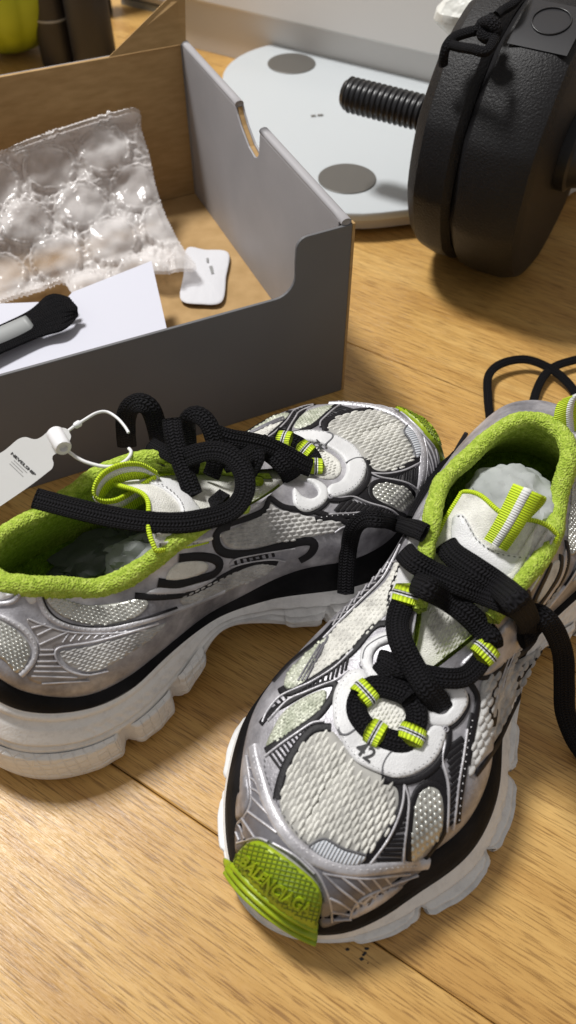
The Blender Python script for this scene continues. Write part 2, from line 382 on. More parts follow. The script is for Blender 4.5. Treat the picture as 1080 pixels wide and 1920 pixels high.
# midsole: rows from the rolled lip down to the ground, sculpted
NH = 72
MID = np.zeros((NP, NH, 3))
heelw = np.clip((150 - X) / 40, 0, 1)
for j in range(NH):
    h = j / (NH - 1)
    if j == 0: ins = in1 + 3.0; z = z1 - 2.5
    elif j == 1: ins = in1 - .2; z = z1 + .2
    else:
        z = lerp(z1, zb, (h - .03) / .97)
        prof_heel = np.interp(h, [0, .03, .06, .10, .125, .14, .2, .3, .345, .36, .385, .42, .6, .8, .95, 1], [1.25, 1.0, .84, .78, .86, .88, .60, .34, .24, .52, .55, .26, .12, .08, .18, .8]) * in1
        prof_fore = np.interp(h, [.03, .12, .3, .33, .36, .40, .5, .8, .93, .975, 1], [.97, .82, .55, .5, 1.1, 1.05, .25, .9, 1.6, 3.0, 7])
        ins = np.where(h < .62, in1 * prof_fore, prof_fore)
        insh = prof_heel
        ins = ins * (1 - heelw) + insh * heelw
        # diagonal flutes beside the arch, and a scalloped tread of shallow grooves under the heel lip
        fl = np.exp(-((X - 192) / 20) ** 2) * np.exp(-((h - .62) / .25) ** 2)
        ins = ins + fl * (1.6 + 1.4 * np.sin((X * .9 + z * 1.5) * 1.0))
        fl2 = np.exp(-((X - 236) / 16) ** 2) * np.exp(-((h - .6) / .28) ** 2)
        ins = ins + fl2 * (1.2 + 1.2 * np.sin((X * .6 - z * 1.9) * 1.1))
        rb = heelw * np.exp(-((h - .27) / .05) ** 2) * (X > 60)
        ins = ins + rb * .7 * (np.sin(X * 1.1 + z * .8) > 0)
        # notches between the forefoot pods
        for xn, wd in ((208, 2.2), (252, 2.6), (296, 2.4)):
            ins = ins + 5.0 * np.exp(-((X - xn - (z - 10) * .5) / wd) ** 2) * np.clip((h - .3) / .2, 0, 1)
        for xn, wd in ((78.5, 3.0), (112, 2.6)):
            ins = ins + 5.0 * np.exp(-((X - xn) / wd) ** 2) * np.clip((h - .45) / .15, 0, 1)
    MID[:, j] = ring(ins, z)
def normals_grid(G):
    du = np.roll(G, -1, 0) - np.roll(G, 1, 0); dv = np.gradient(G, axis=1); n = np.cross(du, dv)
    n /= (np.linalg.norm(n, axis=2)[..., None] + 1e-9); return n
# hull for projecting the panels
HR = np.concatenate([MID[:, ::-1][:, :-2], BAND[:, ::-1][:, 1:-1], UP], 1)
hv = [Vector(v) for v in HR.reshape(-1, 3) / 1000]; hf = grid_faces(NP, HR.shape[1], closed_u=True)
HULL = BVHTree.FromPolygons(hv, hf)

_r = HULL.ray_cast(Vector((.28, 0, .3)), Vector((0, 0, -1))); HSIGN = -1.0 if _r[1].z < 0 else 1.0
# smooth hull for the toe bumper: straight from the foot of the upper to the ground edge
BR = np.stack([ring(-1.0, zb - 1), ring(-.8, zb + 6), ring(-.3, lerp(zb, z1, .7) + 3), ring(in1 * .35, z1 + 3), ring(in2 * .55, z2 - 1)] + [UP[:, j] + np.column_stack([NRM, np.zeros(NP)]) * max(0, 2.4 - j * .3) for j in range(6, NT, 2)], 1)
BHULL = BVHTree.FromPolygons([Vector(v) for v in BR.reshape(-1, 3) / 1000], grid_faces(NP, BR.shape[1], closed_u=True))
# tongue: grid in local mm
TC = np.array([(240, 4, 61), (222, 5, 65), (205, 6, 71), (188, 8, 79), (170, 9, 88), (152, 10, 97), (138, 10, 104), (128, 10, 108)], float)
TW = np.array([8, 11, 15, 19, 23, 26, 27, 26], float)
def tongue_grid():
    c = resample(TC, 3.0); n = len(c); w = np.interp(np.linspace(0, 1, n), np.linspace(0, 1, len(TW)), TW); G = []
    for i in range(n):
        row = []
        u = i / (n - 1)
        for q in np.linspace(-1, 1, 21):
            ang = q * 1.15
            notch = 9 * math.exp(-(q / .42) ** 2) * np.clip((u - .8) / .2, 0, 1)      # dip in the upper edge behind the loop
            puff = 2.0 * np.clip((u - .55) / .3, 0, 1) * (1 - q * q)
            row.append((c[i, 0] + notch, c[i, 1] + w[i] * math.sin(ang) / math.sin(1.15), c[i, 2] - w[i] * .42 * (1 - math.cos(ang)) + puff))
        G.append(row)
    return np.array(G)
TG = tongue_grid()
tv = [Vector(v) for v in TG.reshape(-1, 3) / 1000]; TONG = BVHTree.FromPolygons(tv, grid_faces(TG.shape[0], TG.shape[1]))

POSE = {'F': (Vector((.1734, .3696)), math.radians(237.0), False), 'R': (Vector((-.189, .194)), math.radians(32.5), True)}
PITCH = {'F': 0.0, 'R': math.radians(1.5)}
def SM(which):
    return Matrix.Translation(Vector((*POSE[which][0], 0))) @ Matrix.Rotation(POSE[which][1], 4, 'Z') @ Matrix.Rotation(-PITCH[which], 4, 'Y')
def to_local(which, p, is_dir=False):
    r = (SM(which).inverted().to_3x3() @ Vector(p)) if is_dir else SM(which).inverted() @ Vector(p)
    if POSE[which][2]: r.y = -r.y
    return r
def cast(which, pts, bvh=None):
    bvh = bvh or HULL; out = []
    ro = to_local(which, Vector((0, 0, CH)))
    for p in pts:
        d = to_local(which, ray(*p), True).normalized()
        loc, n, idx, ds = bvh.ray_cast(ro, d)
        if loc is not None and bvh is HULL and (n.dot(d) * HSIGN > 0 or (which == 'R' and loc.x < .17 and loc.y < .005)): loc = None
        if loc is None or ds > .9:
            best = None
            for k in range(60):
                q = ro + d * (.25 + .008 * k); r = bvh.find_nearest(q)
                if r[0] is None: continue
                if bvh is HULL and (r[1].dot(d) * HSIGN > .25 or (which == 'R' and r[0].x < .17 and r[0].y < .005)): continue
                if best is None or r[3] < best[3]: best = r
            if best is None: best = bvh.find_nearest(ro + d * .45)
            loc, n = best[0], best[1]
        if bvh is HULL: n = n * HSIGN
        elif n.dot(d) > 0: n = -n
        out.append((loc, n))
    return out
ONLY = {}
def only(who, a): 
    for i in range(a, len(PARTS)): ONLY[i] = who
SHOES = []; PARTS = []           # PARTS: functions run for each shoe
def orient(n, loc):
    return n
def panel(name, which, poly, mat, off=.6, th=1.0, step=9, sm=True, bvh=None, crown=0.0, label=None):
    """a thin raised patch that follows the surface (mm)."""
    b = resample([(p[0], p[1]) for p in poly], step, closed=True) if sm else np.array(poly, float)
    if not sm:
        q = []
        for i in range(len(b)):
            a, c = b[i], b[(i + 1) % len(b)]; k = max(1, int(np.linalg.norm(c - a) / step))
            q += [a + (c - a) * t for t in np.linspace(0, 1, k, endpoint=False)]
        b = np.array(q)
    nb = len(b); pts = [Vector((x, y)) for x, y in b]
    x0, y0 = b.min(0); x1, y1 = b.max(0)
    def inside(x, y):
        c = False; j = nb - 1
        for i in range(nb):
            if (b[i][1] > y) != (b[j][1] > y) and x < (b[j][0] - b[i][0]) * (y - b[i][1]) / (b[j][1] - b[i][1]) + b[i][0]: c = not c
            j = i
        return c
    for yy in np.arange(y0 + step / 2, y1, step):
        for xx in np.arange(x0 + step / 2, x1, step):
            if inside(xx, yy) and np.min(np.linalg.norm(b - [xx, yy], axis=1)) > step * .45: pts.append(Vector((xx, yy)))
    edges = [(i, (i + 1) % nb) for i in range(nb)]
    r = delaunay_2d_cdt(pts, edges, [], 1, 1e-4)
    V2, E2, F2 = r[0], r[1], r[2]
    hits = cast(which, [(v.x, v.y) for v in V2], bvh)
    # outer boundary edges of the triangulation
    cnt = {}
    for f in F2:
        for i in range(len(f)):
            e = (f[i], f[(i + 1) % len(f)]); cnt[e] = cnt.get(e, 0) + 1
    bd = [e for e in cnt if (e[1], e[0]) not in cnt]
    bset = set(i for e in bd for i in e)
    vs = []; dmin = {}
    bb = np.array([[V2[i].x, V2[i].y] for i in bset]) if bset else np.zeros((1, 2))
    for i, (p, n) in enumerate(hits):
        o_ = off + th
        if i in bset: o_ = off + th * .45
        elif crown:
            dd = np.min(np.linalg.norm(bb - [V2[i].x, V2[i].y], axis=1)); o_ += crown * min(1, dd / 30)
        vs.append(p + n * (o_ / 1000))
    m0 = len(vs); mp = {}
    for i in bset: mp[i] = len(vs); vs.append(hits[i][0] - hits[i][1] * .0006)
    fs = [tuple(f) for f in F2]
    # wind so that normals face out
    if fs:
        s = 0
        for f in fs[:40]:
            nn = (vs[f[1]] - vs[f[0]]).cross(vs[f[2]] - vs[f[0]]); s += 1 if nn.dot(hits[f[0]][1]) > 0 else -1
        if s < 0: fs = [f[::-1] for f in fs]; bd = [(b_, a_) for a_, b_ in bd]
    fs += [(a_, mp[a_], mp[b_], b_) for a_, b_ in bd]
    data = (name, vs, fs, mat, label); PARTS.append(('mesh', data)); return data
def line_pts(which, pts, step=5, bvh=None, sm=0):
    r = resample(pts, step); h = cast(which, [tuple(p) for p in r], bvh)
    for _ in range(sm):
        h = [h[0]] + [((h[i - 1][0] + h[i][0] * 2 + h[i + 1][0]) / 4, (h[i - 1][1] + h[i][1] * 2 + h[i + 1][1]).normalized()) for i in range(1, len(h) - 1)] + [h[-1]]
    return h
def strip(h, w, hgt, off=0.0, taper=False, closed=False):
    P = [a for a, b in h]; N = [b for a, b in h]; n = len(P)
    P = [sum((P[max(0, min(n - 1, i + k))] for k in (-1, 0, 1)), Vector()) / 3 if 0 < i < n - 1 else P[i] for i in range(n)]
    N = [sum((N[max(0, min(n - 1, i + k))] for k in (-2, -1, 0, 1, 2)), Vector()).normalized() for i in range(n)]
    vs = []; prof = [(-1, -.5), (-.85, .55), (-.45, .92), (.0, 1.0), (.45, .92), (.85, .55), (1, -.5)]
    for i in range(n):
        t = (P[min(i + 1, n - 1)] - P[max(i - 1, 0)]).normalized(); s = t.cross(N[i]).normalized()
        ww = w
        if taper:
            u = i / (n - 1); ww = w * min(1, 6 * min(u, 1 - u) + .12)
        for a, b in prof: vs.append(P[i] + s * (a * ww / 2000) + N[i] * ((off + b * hgt) / 1000))
    fs = grid_faces(n, len(prof))
    return vs, [f[::-1] for f in fs]
def ribbon(name, which, pts, w, mat, hgt=.9, off=0.2, bvh=None, taper=False, stuff=False, sm=1):
    if name == 'black_trim': w *= 1.2; hgt = .45
    h = line_pts(which, pts, bvh=bvh, sm=sm); vs, fs = strip(h, w, hgt, off, taper); PARTS.append(('mesh', (name, vs, fs, mat, None)))
def multi_ribbon(name, which, lines, w, mat, hgt=.6, off=.3, step=6, bvh=None, taper=False):
    V, Fc = [], []
    for l in lines:
        if len(l) == 2: l = [l[0], ((l[0][0] + l[1][0]) / 2, (l[0][1] + l[1][1]) / 2), l[1]]
        h = line_pts(which, l, step, bvh); vs, fs = strip(h, w, hgt, off, taper); k = len(V); V += vs; Fc += [tuple(i + k for i in f) for f in fs]
    PARTS.append(('stuff', (name, V, Fc, mat, None)))
def stitch(which, pts, mat=None, pitch=2.6, ln=1.5, w=.75, off=1.6, bvh=None, name='stitching'):
    h = line_pts(which, pts, 4, bvh); P = np.array([tuple(a) for a, b in h]); N = np.array([tuple(b) for a, b in h])
    s = np.concatenate([[0], np.cumsum(np.linalg.norm(np.diff(P, axis=0), axis=1))]) * 1000
    V, Fc = [], []
    for q in np.arange(pitch / 2, s[-1] - ln, pitch):
        a = np.array([np.interp(q, s, P[:, k]) for k in range(3)]); b = np.array([np.interp(q + ln, s, P[:, k]) for k in range(3)])
        n = Vector([np.interp(q, s, N[:, k]) for k in range(3)]).normalized(); a, b = Vector(a), Vector(b)
        t = (b - a).normalized(); sd = t.cross(n).normalized(); k = len(V)
        for c, ww, up in ((a, .3, -.3), ((a + b) / 2, 1, .25), (b, .3, -.3)):
            V += [c - sd * ww * w / 2000 + n * (off - .3) / 1000, c + n * (off + up) / 1000, c + sd * ww * w / 2000 + n * (off - .3) / 1000]
        for i in range(2):
            for j in range(2): Fc.append((k + i * 3 + j, k + i * 3 + j + 1, k + (i + 1) * 3 + j + 1, k + (i + 1) * 3 + j))
    PARTS.append(('stuff', (name, V, Fc, MT[mat or 'thread'], None)))
def ladder(name, which, la, lb, n, w, mat, hgt=.5, off=.35, inset=(.08, .92), bvh=None, wide=None):
    """separate dark bars that bridge two outlines: each a part."""
    A_ = resample(la, 3); B_ = resample(lb, 3)
    for i in range(n):
        t = (i + .5) / n; a = A_[int(t * (len(A_) - 1))]; b = B_[int(t * (len(B_) - 1))]
        p, q = a + (b - a) * inset[0], a + (b - a) * inset[1]
        h = line_pts(which, [tuple(p), tuple((p + q) / 2), tuple(q)], 5, bvh)
        if len(h) < 3: continue
        ww = w if wide is None else lerp(wide[0], wide[1], t)
        vs, fs = strip(h, ww, hgt, off); PARTS.append(('mesh', (name, vs, fs, mat, None)))
def strands(name, which, poly, mat, dirv, ln, wd, gl, gw, hgt=1.0, off=.6, bvh=None, stagger=.5, sink=.3):
    """woven strands standing proud of a panel; pixel pitch gl along dirv and gw across."""
    b = resample(poly, 8, closed=True); nb = len(b); d = np.array(dirv, float); d /= np.linalg.norm(d); e = np.array([-d[1], d[0]])
    def inside(x, y):
        c = False; j = nb - 1
        for i in range(nb):
            if (b[i][1] > y) != (b[j][1] > y) and x < (b[j][0] - b[i][0]) * (y - b[i][1]) / (b[j][1] - b[i][1]) + b[i][0]: c = not c
            j = i
        return c
    c0 = b.mean(0); R = np.max(np.linalg.norm(b - c0, axis=1)); V, Fc = [], []
    nu = int(R / gl) + 2; nv = int(R / gw) + 2
    for j in range(-nv, nv + 1):
        for i in range(-nu, nu + 1):
            p = c0 + d * gl * (i + stagger * (j % 2) + rng.uniform(-.08, .08)) + e * gw * (j + rng.uniform(-.08, .08))
            if not inside(*p): continue
            p1, p2 = p - d * ln / 2, p + d * ln / 2
            if not (inside(*(p - d * ln * .35)) and inside(*(p + d * ln * .35))): continue
            (a, n1), (c, n2), (m_, n3), (s_, n4) = cast(which, [tuple(p1), tuple(p2), tuple(p), tuple(p + e * wd / 2)], bvh)
            t = c - a; L_ = t.length
            if L_ < 1e-5 or L_ > .02: continue
            t.normalize(); n = n3; sd = t.cross(n).normalized(); wl = min((s_ - m_).length, .0025)
            k = len(V); hh = hgt / 1000 * rng.uniform(.8, 1.15); o_ = off / 1000; lft = rng.uniform(-.15, .15)
            V.append(a + n * (o_ - sink / 1000))
            for u, r in ((.22, .8), (.5, 1.0), (.78, .75)):
                c_ = a.lerp(c, u) + n * o_
                for q in (-1, -.55, 0, .55, 1): V.append(c_ + sd * (q * wl * r) + n * (hh * r * (1 - q * q) - sink / 1000 * (1 if abs(q) == 1 else 0)))
            V.append(c + n * (o_ - sink / 1000))
            for j_ in range(4): Fc.append((k, k + 1 + j_ + 1, k + 1 + j_)); Fc.append((k + 16, k + 11 + j_, k + 11 + j_ + 1))
            for r_ in range(2):
                for j_ in range(4):
                    q0 = k + 1 + r_ * 5 + j_; Fc.append((q0, q0 + 1, q0 + 6, q0 + 5))
    PARTS.append(('stuff', (name, V, Fc, mat, None)))

# ------------------------------------------------------------------ sneaker: panels traced on the surface
S = MT
# --- vamp seen from the front shoe
VAMP = Z1([(255, 560), (300, 515), (350, 508), (385, 545), (430, 605), (500, 640), (545, 665), (556, 720), (535, 785), (500, 840), (450, 884), (385, 866), (330, 836), (290, 852), (240, 815), (205, 760), (197, 700), (215, 630)])
panel('vamp_knit', 'F', VAMP, S['kground'], off=.1, th=.3)
strands('knit_strand', 'F', VAMP, S['knit'], (-.48, .88), 30, 9.0, 26, 8.6, hgt=1.25, off=.3, sink=.4)
panel('ribbed_tip', 'F', Z1([(287, 852), (310, 836), (335, 832), (385, 860), (452, 878), (428, 906), (380, 906), (325, 885)]), S['ribtip'], off=.9, th=.6, step=6)
# white seam line above the tip
ribbon('piping', 'F', Z1([(285, 853), (310, 836), (335, 830), (385, 858), (452, 876)]), 1.0, S['dthread'], .5, 1.5)
ribbon('black_trim', 'F', Z1([(350, 500), (300, 503), (258, 545), (218, 610), (195, 680), (190, 712)]), 3.6, S['black'], 1.0, .5)
ribbon('black_trim', 'F', Z1([(500, 652), (548, 660), (567, 695), (562, 745), (530, 805), (485, 862), (432, 903)]), 4.2, S['black'], 1.0, .5)
# ladders beside the vamp
ladder('ladder_bar', 'F', ZC([(345, 1060), (440, 985), (530, 925), (620, 865)]), ZC([(440, 1190), (490, 1105), (560, 990), (650, 895)]), 11, 1.25, S['black'])
ribbon('silver_rib', 'F', ZC([(330, 1075), (440, 990), (530, 928), (630, 862), (700, 855)]), 1.3, S['silver2'], .8, .4)
ladder('ladder_bar', 'F', ZC([(335, 820), (430, 690), (600, 610), (760, 515), (880, 405)]), ZC([(380, 830), (480, 712), (620, 655), (760, 590), (850, 530)]), 17, 1.3, S['black'])
ribbon('silver_rib', 'F', ZC([(315, 860), (345, 790), (420, 700), (520, 650), (620, 605), (770, 510), (885, 400)]), 1.2, S['silver2'], .8, .4)
ribbon('silver_rib', 'F', ZC([(350, 850), (470, 722), (560, 680), (690, 625), (780, 590), (860, 530)]), 1.2, S['silver2'], .8, .4)
LENS_B = ZC([(335, 1010), (390, 880), (450, 790), (560, 710), (690, 655), (718, 680), (690, 760), (600, 850), (480, 930), (400, 985)])
panel('side_mesh', 'F', LENS_B, S['gmesh'], off=.2, th=.4, step=6)
strands('mesh_strand', 'F', LENS_B, S['gmesh'], (-.8, .6), 10, 5, 9.5, 5, hgt=.6, off=.4)
ribbon('black_trim', 'F', ZC([(300, 870), (370, 790), (460, 740), (560, 680), (680, 625), (770, 610), (775, 650), (740, 720), (650, 830), (500, 930), (330, 1040)]), 3.2, S['black'], .9, .3)
LENS_B2 = ZC([(450, 635), (465, 560), (540, 470), (640, 370), (730, 300), (740, 300), (640, 480), (590, 590), (500, 645)])
panel('side_mesh', 'F', LENS_B2, S['gmesh'], off=.2, th=.4, step=6)
strands('mesh_strand', 'F', LENS_B2, S['gmesh'], (-.6, .8), 9, 5, 9, 5, hgt=.6, off=.4)
multi_ribbon('strip_line', 'F', [ZC([(540, 600), (600, 500), (680, 370)]), ZC([(562, 600), (620, 500), (700, 360)]), ZC([(585, 598), (650, 480), (730, 320)])], 1.2, S['darksilver'], .6, .7)
SIDE_B = ZC([(600, 585), (680, 440), (745, 300), (850, 190), (960, 90), (1060, 0), (1110, -60), (1150, -150), (1190, -200), (1230, -160), (1190, -60), (1160, 60), (1120, 150), (1030, 235), (960, 320), (850, 430), (720, 520)])
panel('side_knit', 'F', SIDE_B, S['knit'], off=.2, th=.4)
strands('knit_strand', 'F', SIDE_B, S['knit'], (-.62, .78), 12, 6.5, 12, 6.5, hgt=.7, off=.45)
ribbon('black_trim', 'F', ZC([(430, 640), (440, 672), (500, 668), (620, 600), (800, 475), (900, 390), (980, 290), (1040, 240), (1090, 235)]), 3.4, S['black'], 1.0, .4)
ribbon('black_trim', 'F', ZJ([(240, 1180), (218, 1130), (230, 1050), (262, 960), (285, 900)]), 2.2, S['black'], .8, .4)
ribbon('black_trim', 'F', ZC([(380, 600), (500, 470), (680, 330), (800, 200), (930, 80), (1060, -50), (1130, -160), (1180, -260), (1250, -370)]), 4.6, S['black'], .8, .4)
ribbon('silver_rib', 'F', ZC([(700, 335), (830, 200), (950, 80), (1070, -40), (1135, -150), (1190, -260)]), 1.2, S['silver2'], .6, 1.0)
multi_ribbon('lattice_line', 'F', [ZC([(760 + 45 * k, 255 - 48 * k), (800 + 45 * k, 185 - 48 * k)]) for k in range(9)] + [ZC([(745 + 45 * k, 230 - 46 * k), (815 + 45 * k, 210 - 46 * k)]) for k in range(9)], .8, S['silver2'], .5, 1.0)
# --- toe cap
CAP = ZA([(216, 70), (262, 75), (290, 210), (330, 350), (400, 490), (480, 590), (600, 690), (720, 750), (860, 775), (1000, 770), (1200, 745), (1330, 760), (1230, 850), (1100, 960), (960, 1050), (800, 1110), (690, 1140), (665, 1060), (690, 960), (660, 860), (560, 760), (430, 660), (300, 590), (220, 600), (150, 680), (140, 560), (150, 480), (205, 420), (232, 330), (226, 200)])
panel('toe_cap', 'F', CAP, S['darksilver'], off=.1, th=.5, step=8)
ribbon('cap_seam', 'F', ZA([(250, 0), (262, 75), (300, 210), (345, 350), (410, 480), (490, 590), (600, 685), (720, 745), (860, 778), (1000, 775), (1180, 755), (1360, 738)]), 6.2, S['silver2'], 1.3, .3)
stitch('F', ZA([(262, 40), (280, 140), (325, 280), (378, 400), (450, 515), (560, 640), (690, 720), (840, 765), (1000, 768), (1180, 748), (1340, 735)]), 'thread', 3.0, 1.6, .9, 1.75)
stitch('F', ZA([(330, 60), (330, 150), (365, 260), (405, 350), (470, 470), (560, 580), (680, 680), (840, 735), (980, 745)]), 'dthread', 2.8, 1.4, .7, 1.2)
multi_ribbon('cap_rib', 'F', [ZA([(216, 60), (240, 230), (245, 340), (222, 415), (160, 488)]), ZA([(235, 135), (275, 150), (300, 215)]), ZA([(240, 200), (268, 215), (318, 340)]),
    ZA([(245, 265), (290, 290), (350, 370)]), ZA([(247, 320), (390, 470)]), ZA([(225, 410), (405, 545)]), ZA([(190, 455), (268, 575)]), ZA([(162, 490), (205, 585)]), ZA([(150, 540), (170, 592)]), ZA([(155, 610), (220, 590), (290, 575), (350, 600)])], 1.15, S['silver2'], .7, .6)
multi_ribbon('cap_rib', 'F', [ZA([(690, 790), (780, 880), (905, 975)]), ZA([(800, 812), (880, 875), (950, 925)]), ZA([(905, 825), (990, 905)]), ZA([(1000, 825), (1060, 895)]), ZA([(1080, 820), (1130, 880)]),
    ZA([(730, 950), (800, 980), (875, 1030)]), ZA([(745, 1035), (860, 1062)]), ZA([(690, 800), (820, 818), (960, 830), (1100, 815), (1240, 800)]), ZA([(1290, 810), (1180, 850), (1060, 895), (960, 940), (900, 985), (870, 1040), (862, 1085)]),
    ZA([(560, 700), (660, 800), (720, 920), (745, 1010), (750, 1100)]), ZA([(380, 610), (520, 690), (640, 800)]), ZA([(760, 1090), (870, 1085)])], 1.15, S['silver2'], .7, .6)
panel('cap_gusset', 'F', ZA([(152, 330), (200, 180), (222, 240), (228, 330), (205, 405), (152, 468)]), S['silver'], off=.3, th=.5, step=6)
panel('cap_gusset', 'F', ZA([(870, 1085), (880, 1030), (930, 975), (1020, 925), (1130, 890), (1200, 880), (1080, 980), (960, 1050)]), S['silver'], off=.3, th=.5, step=6)
# --- right side of the front shoe (side A forefoot)
ladder('ladder_bar', 'F', ZB([(232, 560), (210, 660), (150, 780), (60, 900)]), ZB([(292, 560), (278, 680), (262, 800), (248, 905)]), 11, 1.5, S['black'])
ribbon('silver_rib', 'F', ZB([(262, 410), (290, 500), (280, 640), (262, 780), (250, 905)]), 1.3, S['silver2'], .8, .4)
ribbon('silver_rib', 'F', ZB([(262, 410), (250, 530), (205, 660), (140, 780), (45, 905)]), 1.3, S['silver2'], .8, .5)
LENS_A = ZB([(330, 510), (370, 440), (440, 418), (490, 455), (515, 540), (512, 640), (490, 730), (420, 815), (345, 890), (308, 885), (303, 760), (315, 620)])
panel('lens_mesh', 'F', LENS_A, S['mesh'], off=.2, th=.4, step=6)
strands('mesh_pebble', 'F', LENS_A, S['mesh'], (.05, 1), 15, 8.5, 14, 9, hgt=1.1, off=.5)
ribbon('black_trim', 'F', ZB([(290, 900), (290, 760), (300, 620), (322, 500), (365, 425), (440, 402), (500, 440), (528, 540), (525, 640), (505, 730), (435, 830), (370, 890)]), 2.6, S['black'], 1.0, .4)
panel('dark_panel', 'F', ZB([(385, 400), (440, 320), (495, 295), (530, 400), (538, 500), (510, 430), (450, 392)]), S['black'], off=.15, th=.3, step=5)  # flat black panel at the upper end of the lens mesh
ladder('ladder_bar', 'F', ZB([(505, 200), (540, 320), (548, 430), (545, 560), (540, 690)]), ZB([(648, 90), (628, 230), (600, 400), (582, 550), (568, 670)]), 13, 2.2, S['black'], wide=(3.2, 1.5))
ribbon('silver_rib', 'F', ZB([(660, 60), (635, 230), (605, 400), (588, 550), (570, 690)]), 1.3, S['silver2'], .8, .4)
ribbon('silver_rib', 'F', ZB([(490, 90), (520, 130), (500, 250), (525, 340), (540, 430), (538, 560), (530, 700)]), 1.4, S['silver2'], .9, .4)
ribbon('black_trim', 'F', ZB([(700, -40), (665, 130), (635, 340), (612, 500), (598, 650)]), 3.2, S['black'], 1.0, .4)
stitch('F', ZB([(690, -20), (662, 130), (632, 340), (610, 500), (598, 640)]), 'thread', 3.2, .8, .7, 1.6)
# --- the white horseshoe round the lace loops
HORSE = Z1([(440, 328), (400, 338), (365, 385), (355, 440), (360, 490), (372, 515), (392, 560), (430, 605), (500, 638), (548, 650), (605, 634), (655, 598), (682, 550), (690, 512), (668, 492), (640, 505), (615, 548), (560, 570), (510, 560), (465, 528), (430, 480), (418, 430), (440, 395), (462, 360)])
panel('eyelet_guard', 'F', HORSE, S['leather'], off=.9, th=1.1, step=6, crown=.15)
stitch('F', Z1([(435, 338), (402, 348), (374, 392), (365, 440), (369, 488), (382, 520), (402, 560), (438, 598), (502, 628), (548, 639), (600, 624), (645, 590), (672, 545), (680, 515)]), 'dthread', 2.4, 1.4, .5, 2.15)
ribbon('guard_edge', 'F', Z1([(372, 508), (378, 524), (400, 524), (425, 505), (445, 490)]), 1.3, S['dthread'], .6, 1.8)
ribbon('guard_edge', 'F', Z1([(502, 640), (503, 615), (515, 590), (533, 568)]), 1.0, S['dthread'], .5, 1.8)
ribbon('black_trim', 'F', Z1([(500, 650), (560, 662), (620, 646), (668, 606), (696, 552), (700, 500), (690, 480)]), 2.6, S['black'], 1.0, .8)
FLAP_L = Z1([(452, 335), (438, 310), (444, 265), (485, 230), (528, 214), (546, 236), (520, 248), (490, 262), (474, 290), (480, 322), (515, 345), (500, 378), (470, 372)])
panel('eyelet_flap', 'F', FLAP_L, S['leather'], off=1.0, th=1.0, step=5, crown=.1)
ribbon('piping', 'F', Z1([(446, 300), (454, 268), (490, 241), (530, 226)]), .7, S['dthread'], .4, 1.9)
FLAP_R = ZG([(150, 1015), (280, 1022), (335, 1080), (338, 1160), (285, 1250), (220, 1302), (150, 1308), (80, 1280), (30, 1200), (35, 1125), (90, 1190), (150, 1225), (200, 1215), (232, 1160), (215, 1085)])
panel('eyelet_flap', 'F', FLAP_R, S['leather'], off=1.0, th=1.0, step=5, crown=.1)
stitch('F', ZG([(200, 1030), (280, 1040), (322, 1090), (324, 1155), (275, 1240), (215, 1285)]), 'dthread', 2.4, 1.4, .5, 2.1)
ribbon('black_trim', 'F', ZG([(345, 1085), (352, 1165), (300, 1260), (230, 1318), (150, 1322), (150, 1360), (190, 1400)]), 1.5, S['black'], .9, .6)
panel('throat_knit', 'F', Z1([(470, 385), (510, 395), (560, 425), (602, 470), (605, 520), (570, 548), (520, 545), (475, 510), (445, 460), (445, 410)]), S['knit'], off=.3, th=.5, step=6)
strands('knit_strand', 'F', Z1([(480, 395), (510, 405), (555, 435), (592, 475), (595, 515), (565, 538), (525, 535), (480, 505), (455, 460), (455, 415)]), S['knit'], (-.5, .86), 13, 7, 12, 7, hgt=.8, off=.7)
# rivets
for q in (Z1([(444, 313)])[0], ZG([(195, 1325)])[0]):
    (p, n), = cast('F', [q]); V, Fc = [], []
    a = n.orthogonal().normalized(); b = n.cross(a)
    for r, hh in ((1.7, .2), (1.6, .9), (1.0, 1.1), (.8, .5)):
        for k in range(12): t = 2 * math.pi * k / 12; V.append(p + (a * math.cos(t) + b * math.sin(t)) * r / 1000 + n * (hh + .8) / 1000)
    Fc = grid_faces(4, 12, closed_v=True); Fc.append(tuple(range(36, 48))); PARTS.append(('mesh', ('rivet', V, Fc, S['silver'], None)))
# --- eyestays
_n = len(PARTS)
panel('eyestay', 'F', ZG([(300, 885), (430, 765), (560, 650), (650, 570), (705, 640), (765, 715), (650, 825), (560, 900), (480, 955), (390, 950)]), S['silver2'], off=.3, th=.9, step=7)
BRAID = ZG([(440, 1010), (560, 890), (700, 850), (820, 780), (850, 760), (830, 850), (760, 960), (690, 1060), (640, 1170), (560, 1350), (470, 1490), (390, 1600), (360, 1640), (360, 1500), (400, 1330), (430, 1160)])
panel('side_knit', 'F', BRAID, S['gknit'], off=.2, th=.4)
strands('knit_strand', 'F', BRAID, S['gknit'], (-.45, .89), 24, 11, 20, 9.5, hgt=1.2, off=.5)
ribbon('black_trim', 'F', ZG([(870, 800), (790, 960), (700, 1090), (640, 1220), (560, 1400), (470, 1540), (400, 1630)]), 2.6, S['black'], 1.0, .4, sm=4)
ribbon('black_trim', 'F', ZG([(355, 1000), (412, 1090), (410, 1180), (380, 1340), (345, 1560)]), 2.8, S['black'], 1.0, .5, sm=3)
ribbon('black_trim', 'F', ZG([(400, 965), (480, 975), (600, 890), (740, 790), (800, 720)]), 2.2, S['black'], .8, .5, sm=3)
only('F', _n)
panel('eyestay', 'F', ZJ([(262, 960), (300, 850), (340, 760), (390, 660), (420, 600), (440, 640), (430, 760), (410, 860), (400, 920), (330, 1000), (330, 1120), (300, 1190), (245, 1160), (225, 1080)]), S['leather'], off=.3, th=.7, step=7)
